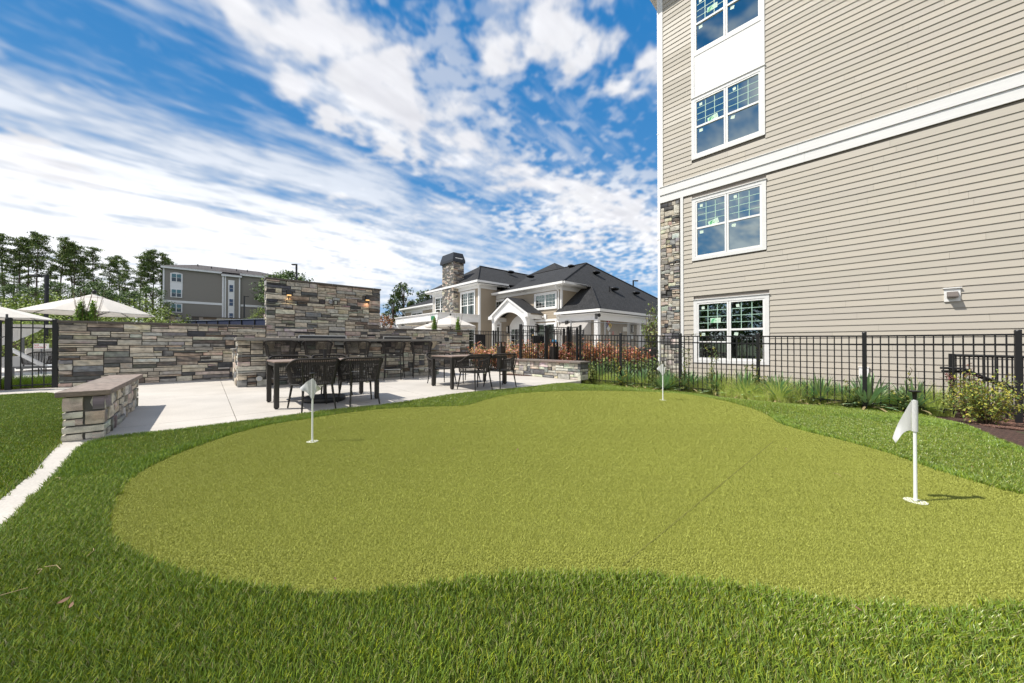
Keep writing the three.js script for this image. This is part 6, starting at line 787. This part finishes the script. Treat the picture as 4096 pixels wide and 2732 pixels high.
{ // bronze bins and dark service box near the entry fence
  for (const [u, Z, lab] of [[2005, 13.0, 'bronze litter bin with open hood in front of the orange shrubs'], [2215, 12.9, 'bronze litter bin seen through the tall entry fence']]) { const p = atZ(u, 1400, Z), t = thing('litter_bin', lab, 'bin', [p[0], 0, p[2]], TH); obj('body', rb(0.24, 0.95, 0.24, 0.01, 0, 0.475, 0), mat.bronze, t); for (const sx of [-1, 1]) for (const sz of [-1, 1]) slab('hood_post', mat.bronze, t, 0.035, 0.14, 0.035, sx * 0.1, 1.02, sz * 0.1); obj('hood', rb(0.25, 0.04, 0.25, 0.01, 0, 1.11, 0), mat.bronze, t); }
  { const p = atZ(1922, 1400, 17.0), t = thing('screen_panel', 'solid black panel behind the pool fence at the end of the stone wall', 'panel', [p[0], 0, p[2]], TH); slab('sheet', M(0.006, 0.006, 0.008, 0.6), t, 0.6, 1.5, 0.04, 0, 0.76, 0); }
  { const p = atZ(2575, 1430, 14.5), t = thing('cooling_unit', 'dark louvred outdoor cooling unit by the chain link fence', 'machine', [p[0], 0, p[2]], TH); obj('case', rb(1.5, 0.85, 0.8, 0.02, 0, 0.45, 0), M(0.03, 0.032, 0.035, 0.6), t); for (let i = 0; i < 9; i++) slab('louvre', M(0.07, 0.07, 0.075, 0.5), t, 1.4, 0.02, 0.03, 0, 0.12 + i * 0.085, 0.41); slab('label_plate', mat.white, t, 0.12, 0.08, 0.01, 0.3, 0.6, 0.42); }
  // chain link fence in front of the clubhouse service side
  const A = atZ(2284, 1380, 14.2), B = atZ(2640, 1380, 17.2), t = thing('chain_link_fence', 'grey chain link fence with small red signs before the clubhouse', 'fence', [A[0], 0, A[2]], Math.atan2(-(B[2] - A[2]), B[0] - A[0])), L = Math.hypot(B[0] - A[0], B[2] - A[2]) + 1.5, H = 1.98, gm = M(0.42, 0.43, 0.44, 0.4, { metalness: 0.7 });
  for (const f of [0, 0.27, 0.475, 0.49, 0.68, 0.86, 0.885, 1]) obj('post', new THREE.CylinderGeometry(0.03, 0.03, H + 0.08, 10).translate(L * f, H / 2, 0), gm, t);
  obj('top_rail', tube([V3(0, H, 0), V3(L, H, 0)], 0.022), gm, t);
  const ws = [], st = 0.075; for (let x = -H; x < L; x += st) for (const s of [1, -1]) { const x0 = Math.max(0, x), x1 = Math.min(L, x + H); if (x1 <= x0) continue; const y0 = x0 - x, y1 = x1 - x; ws.push(tube([V3(x0, s > 0 ? y0 : H - y0, 0), V3(x1, s > 0 ? y1 : H - y1, 0)], 0.0032, 3, null, false)); }
  stuff(obj('wire_mesh', ws, gm, t)); for (const [f, c] of [[0.44, [0.7, 0.7, 0.68]], [0.83, [0.55, 0.12, 0.1]]]) slab('sign', M(...c, 0.5), t, 0.24, 0.2, 0.01, L * f, 1.72, 0.04);
}
{ // pool side seen through the gate: loungers, cabana, woven chair, depth sign
  const ml = M(0.55, 0.57, 0.60, 0.7), fr = M(0.12, 0.125, 0.13, 0.5);
  const p0 = (u, v) => G(u, v), lab = ['nearest the black gate', 'second from the black gate', 'third from the black gate', 'farthest from the black gate'];
  for (let i = 0; i < 4; i++) { const p = [-14.6 + i * 0.95, -11.2 - i * 1.0], t = thing('sun_lounger', `grey sling sun lounger with raised back on the pool deck, ${lab[i]}`, 'lounger', [p[0], 0, p[1]], 2.75, 'sun loungers on the pool deck'); slab('seat', ml, t, 0.62, 0.03, 1.25, 0, 0.36, 0.25); slab('backrest', ml, t, 0.62, 0.03, 0.82, 0, 0.63, -0.68, 0, 0, 0.72); for (const sx of [-1, 1]) { slab('side_rail', fr, t, 0.04, 0.05, 1.9, sx * 0.33, 0.32, 0); for (const z of [-0.85, 0.8]) slab('leg', fr, t, 0.04, 0.31, 0.04, sx * 0.33, 0.155, z); } }
  { const p = [-13.4, -11.6]; const t = thing('cabana', 'white curtained cabana by the pool', 'cabana', [p[0], 0, p[1]], TH - 0.2), cu = MP(0.72, 0.71, 0.69, 0.9, { side: THREE.DoubleSide, transmission: 0.15, thickness: 0 }); const w = atZ(183, 1330, 14); t.position.set(w[0], 0, w[2]); for (const [x, z] of [[-1.1, -1.1], [1.1, -1.1], [-1.1, 1.1], [1.1, 1.1]]) slab('post', fr, t, 0.07, 1.75, 0.07, x, 0.87, z); slab('roof', cu, t, 2.4, 0.04, 2.4, 0, 1.76, 0); const P = [], I = [], n = 24; for (let i = 0; i <= n; i++) for (let j = 0; j <= 8; j++) { const s = i / n, f = j / 8, drop = lerp(0.95, 0.12, Math.pow(s, 1.4)); P.push(-1.08 + s * 1.5, 1.74 - f * drop, 1.14 + 0.04 * Math.sin(s * 40) * (0.3 + f)); } for (let i = 0; i < n; i++) for (let j = 0; j < 8; j++) { const q = i * 9 + j; I.push(q, q + 1, q + 9, q + 1, q + 10, q + 9); } obj('curtain', bg(P, null, P.flatMap((_, i) => i % 3 ? [] : [0, 0]), I), cu, t); obj('daybed', rb(1.7, 0.42, 1.6, 0.05, 0.1, 0.35, 0), M(0.6, 0.59, 0.57, 0.9), t); obj('bolster', rb(1.6, 0.36, 0.4, 0.08, 0.1, 0.7, -0.5), M(0.62, 0.61, 0.59, 0.9), t); }
  { const c = document.createElement('canvas'); c.width = 160; c.height = 80; const x = c.getContext('2d'); x.fillStyle = '#efece6'; x.fillRect(0, 0, 160, 80); x.fillStyle = '#b01c22'; x.font = 'bold 34px sans-serif'; x.fillText('NO', 10, 34); x.fillText('DIVING', 10, 70); x.strokeStyle = '#b01c22'; x.lineWidth = 4; x.beginPath(); x.arc(122, 22, 15, 0, 7); x.stroke(); const q = new THREE.CanvasTexture(c); q.colorSpace = THREE.SRGBColorSpace; const p = atZ(164, 1385, 12.2), t = thing('depth_sign', 'white NO DIVING sign with red letters seen through the gate fence', 'sign', [p[0], 0, p[2]], 0.55); slab('panel', mat.white, t, 0.36, 0.19, 0.012, 0, p[1], 0); const f = obj('face', new THREE.PlaneGeometry(0.35, 0.18), M(1, 1, 1, 0.6, { map: q }), t); f.position.set(0, p[1], 0.008); slab('stake', fr, t, 0.03, p[1], 0.03, 0, p[1] / 2, -0.03); }
  { const p = G(165, 1505, -0.02); copy(chair, [p[0], -0.018, p[1]], TH + 0.75, 'brown woven armchair alone on the pool deck behind the gate fence', 'armchair by the pool'); }
  { const P = [], r = RNG(95); for (let i = 0; i < 500; i++) { const s = lerp(-1.5, -0.15, r()), d = lerp(-1.25, -0.3, r()), q = site(s, d); P.push([q[0], -0.02, q[1], 0.4 + 0.4 * r()]); } scatter('edging_grass', 'bright green liriope tufts behind the gate fence', 'grass', tuftGeo(12, 0.06, 0.42, 0.008, 0.5, 19), P, r2 => { const t = r2(); return [0.14 + 0.1 * t, 0.24 + 0.1 * t, 0.03]; }); struct('gate_bed', sheet([site(-1.7, -0.12), site(-0.08, -0.12), site(-0.08, -1.3), site(-1.7, -1.3)], 0.0, 0.05), mat.mulch, 'mulched strip behind the gate fence'); }
}
scene.traverse(o => { if (o.isMesh) { o.castShadow = true; o.receiveShadow = true; } });
renderer.render(scene, camera);
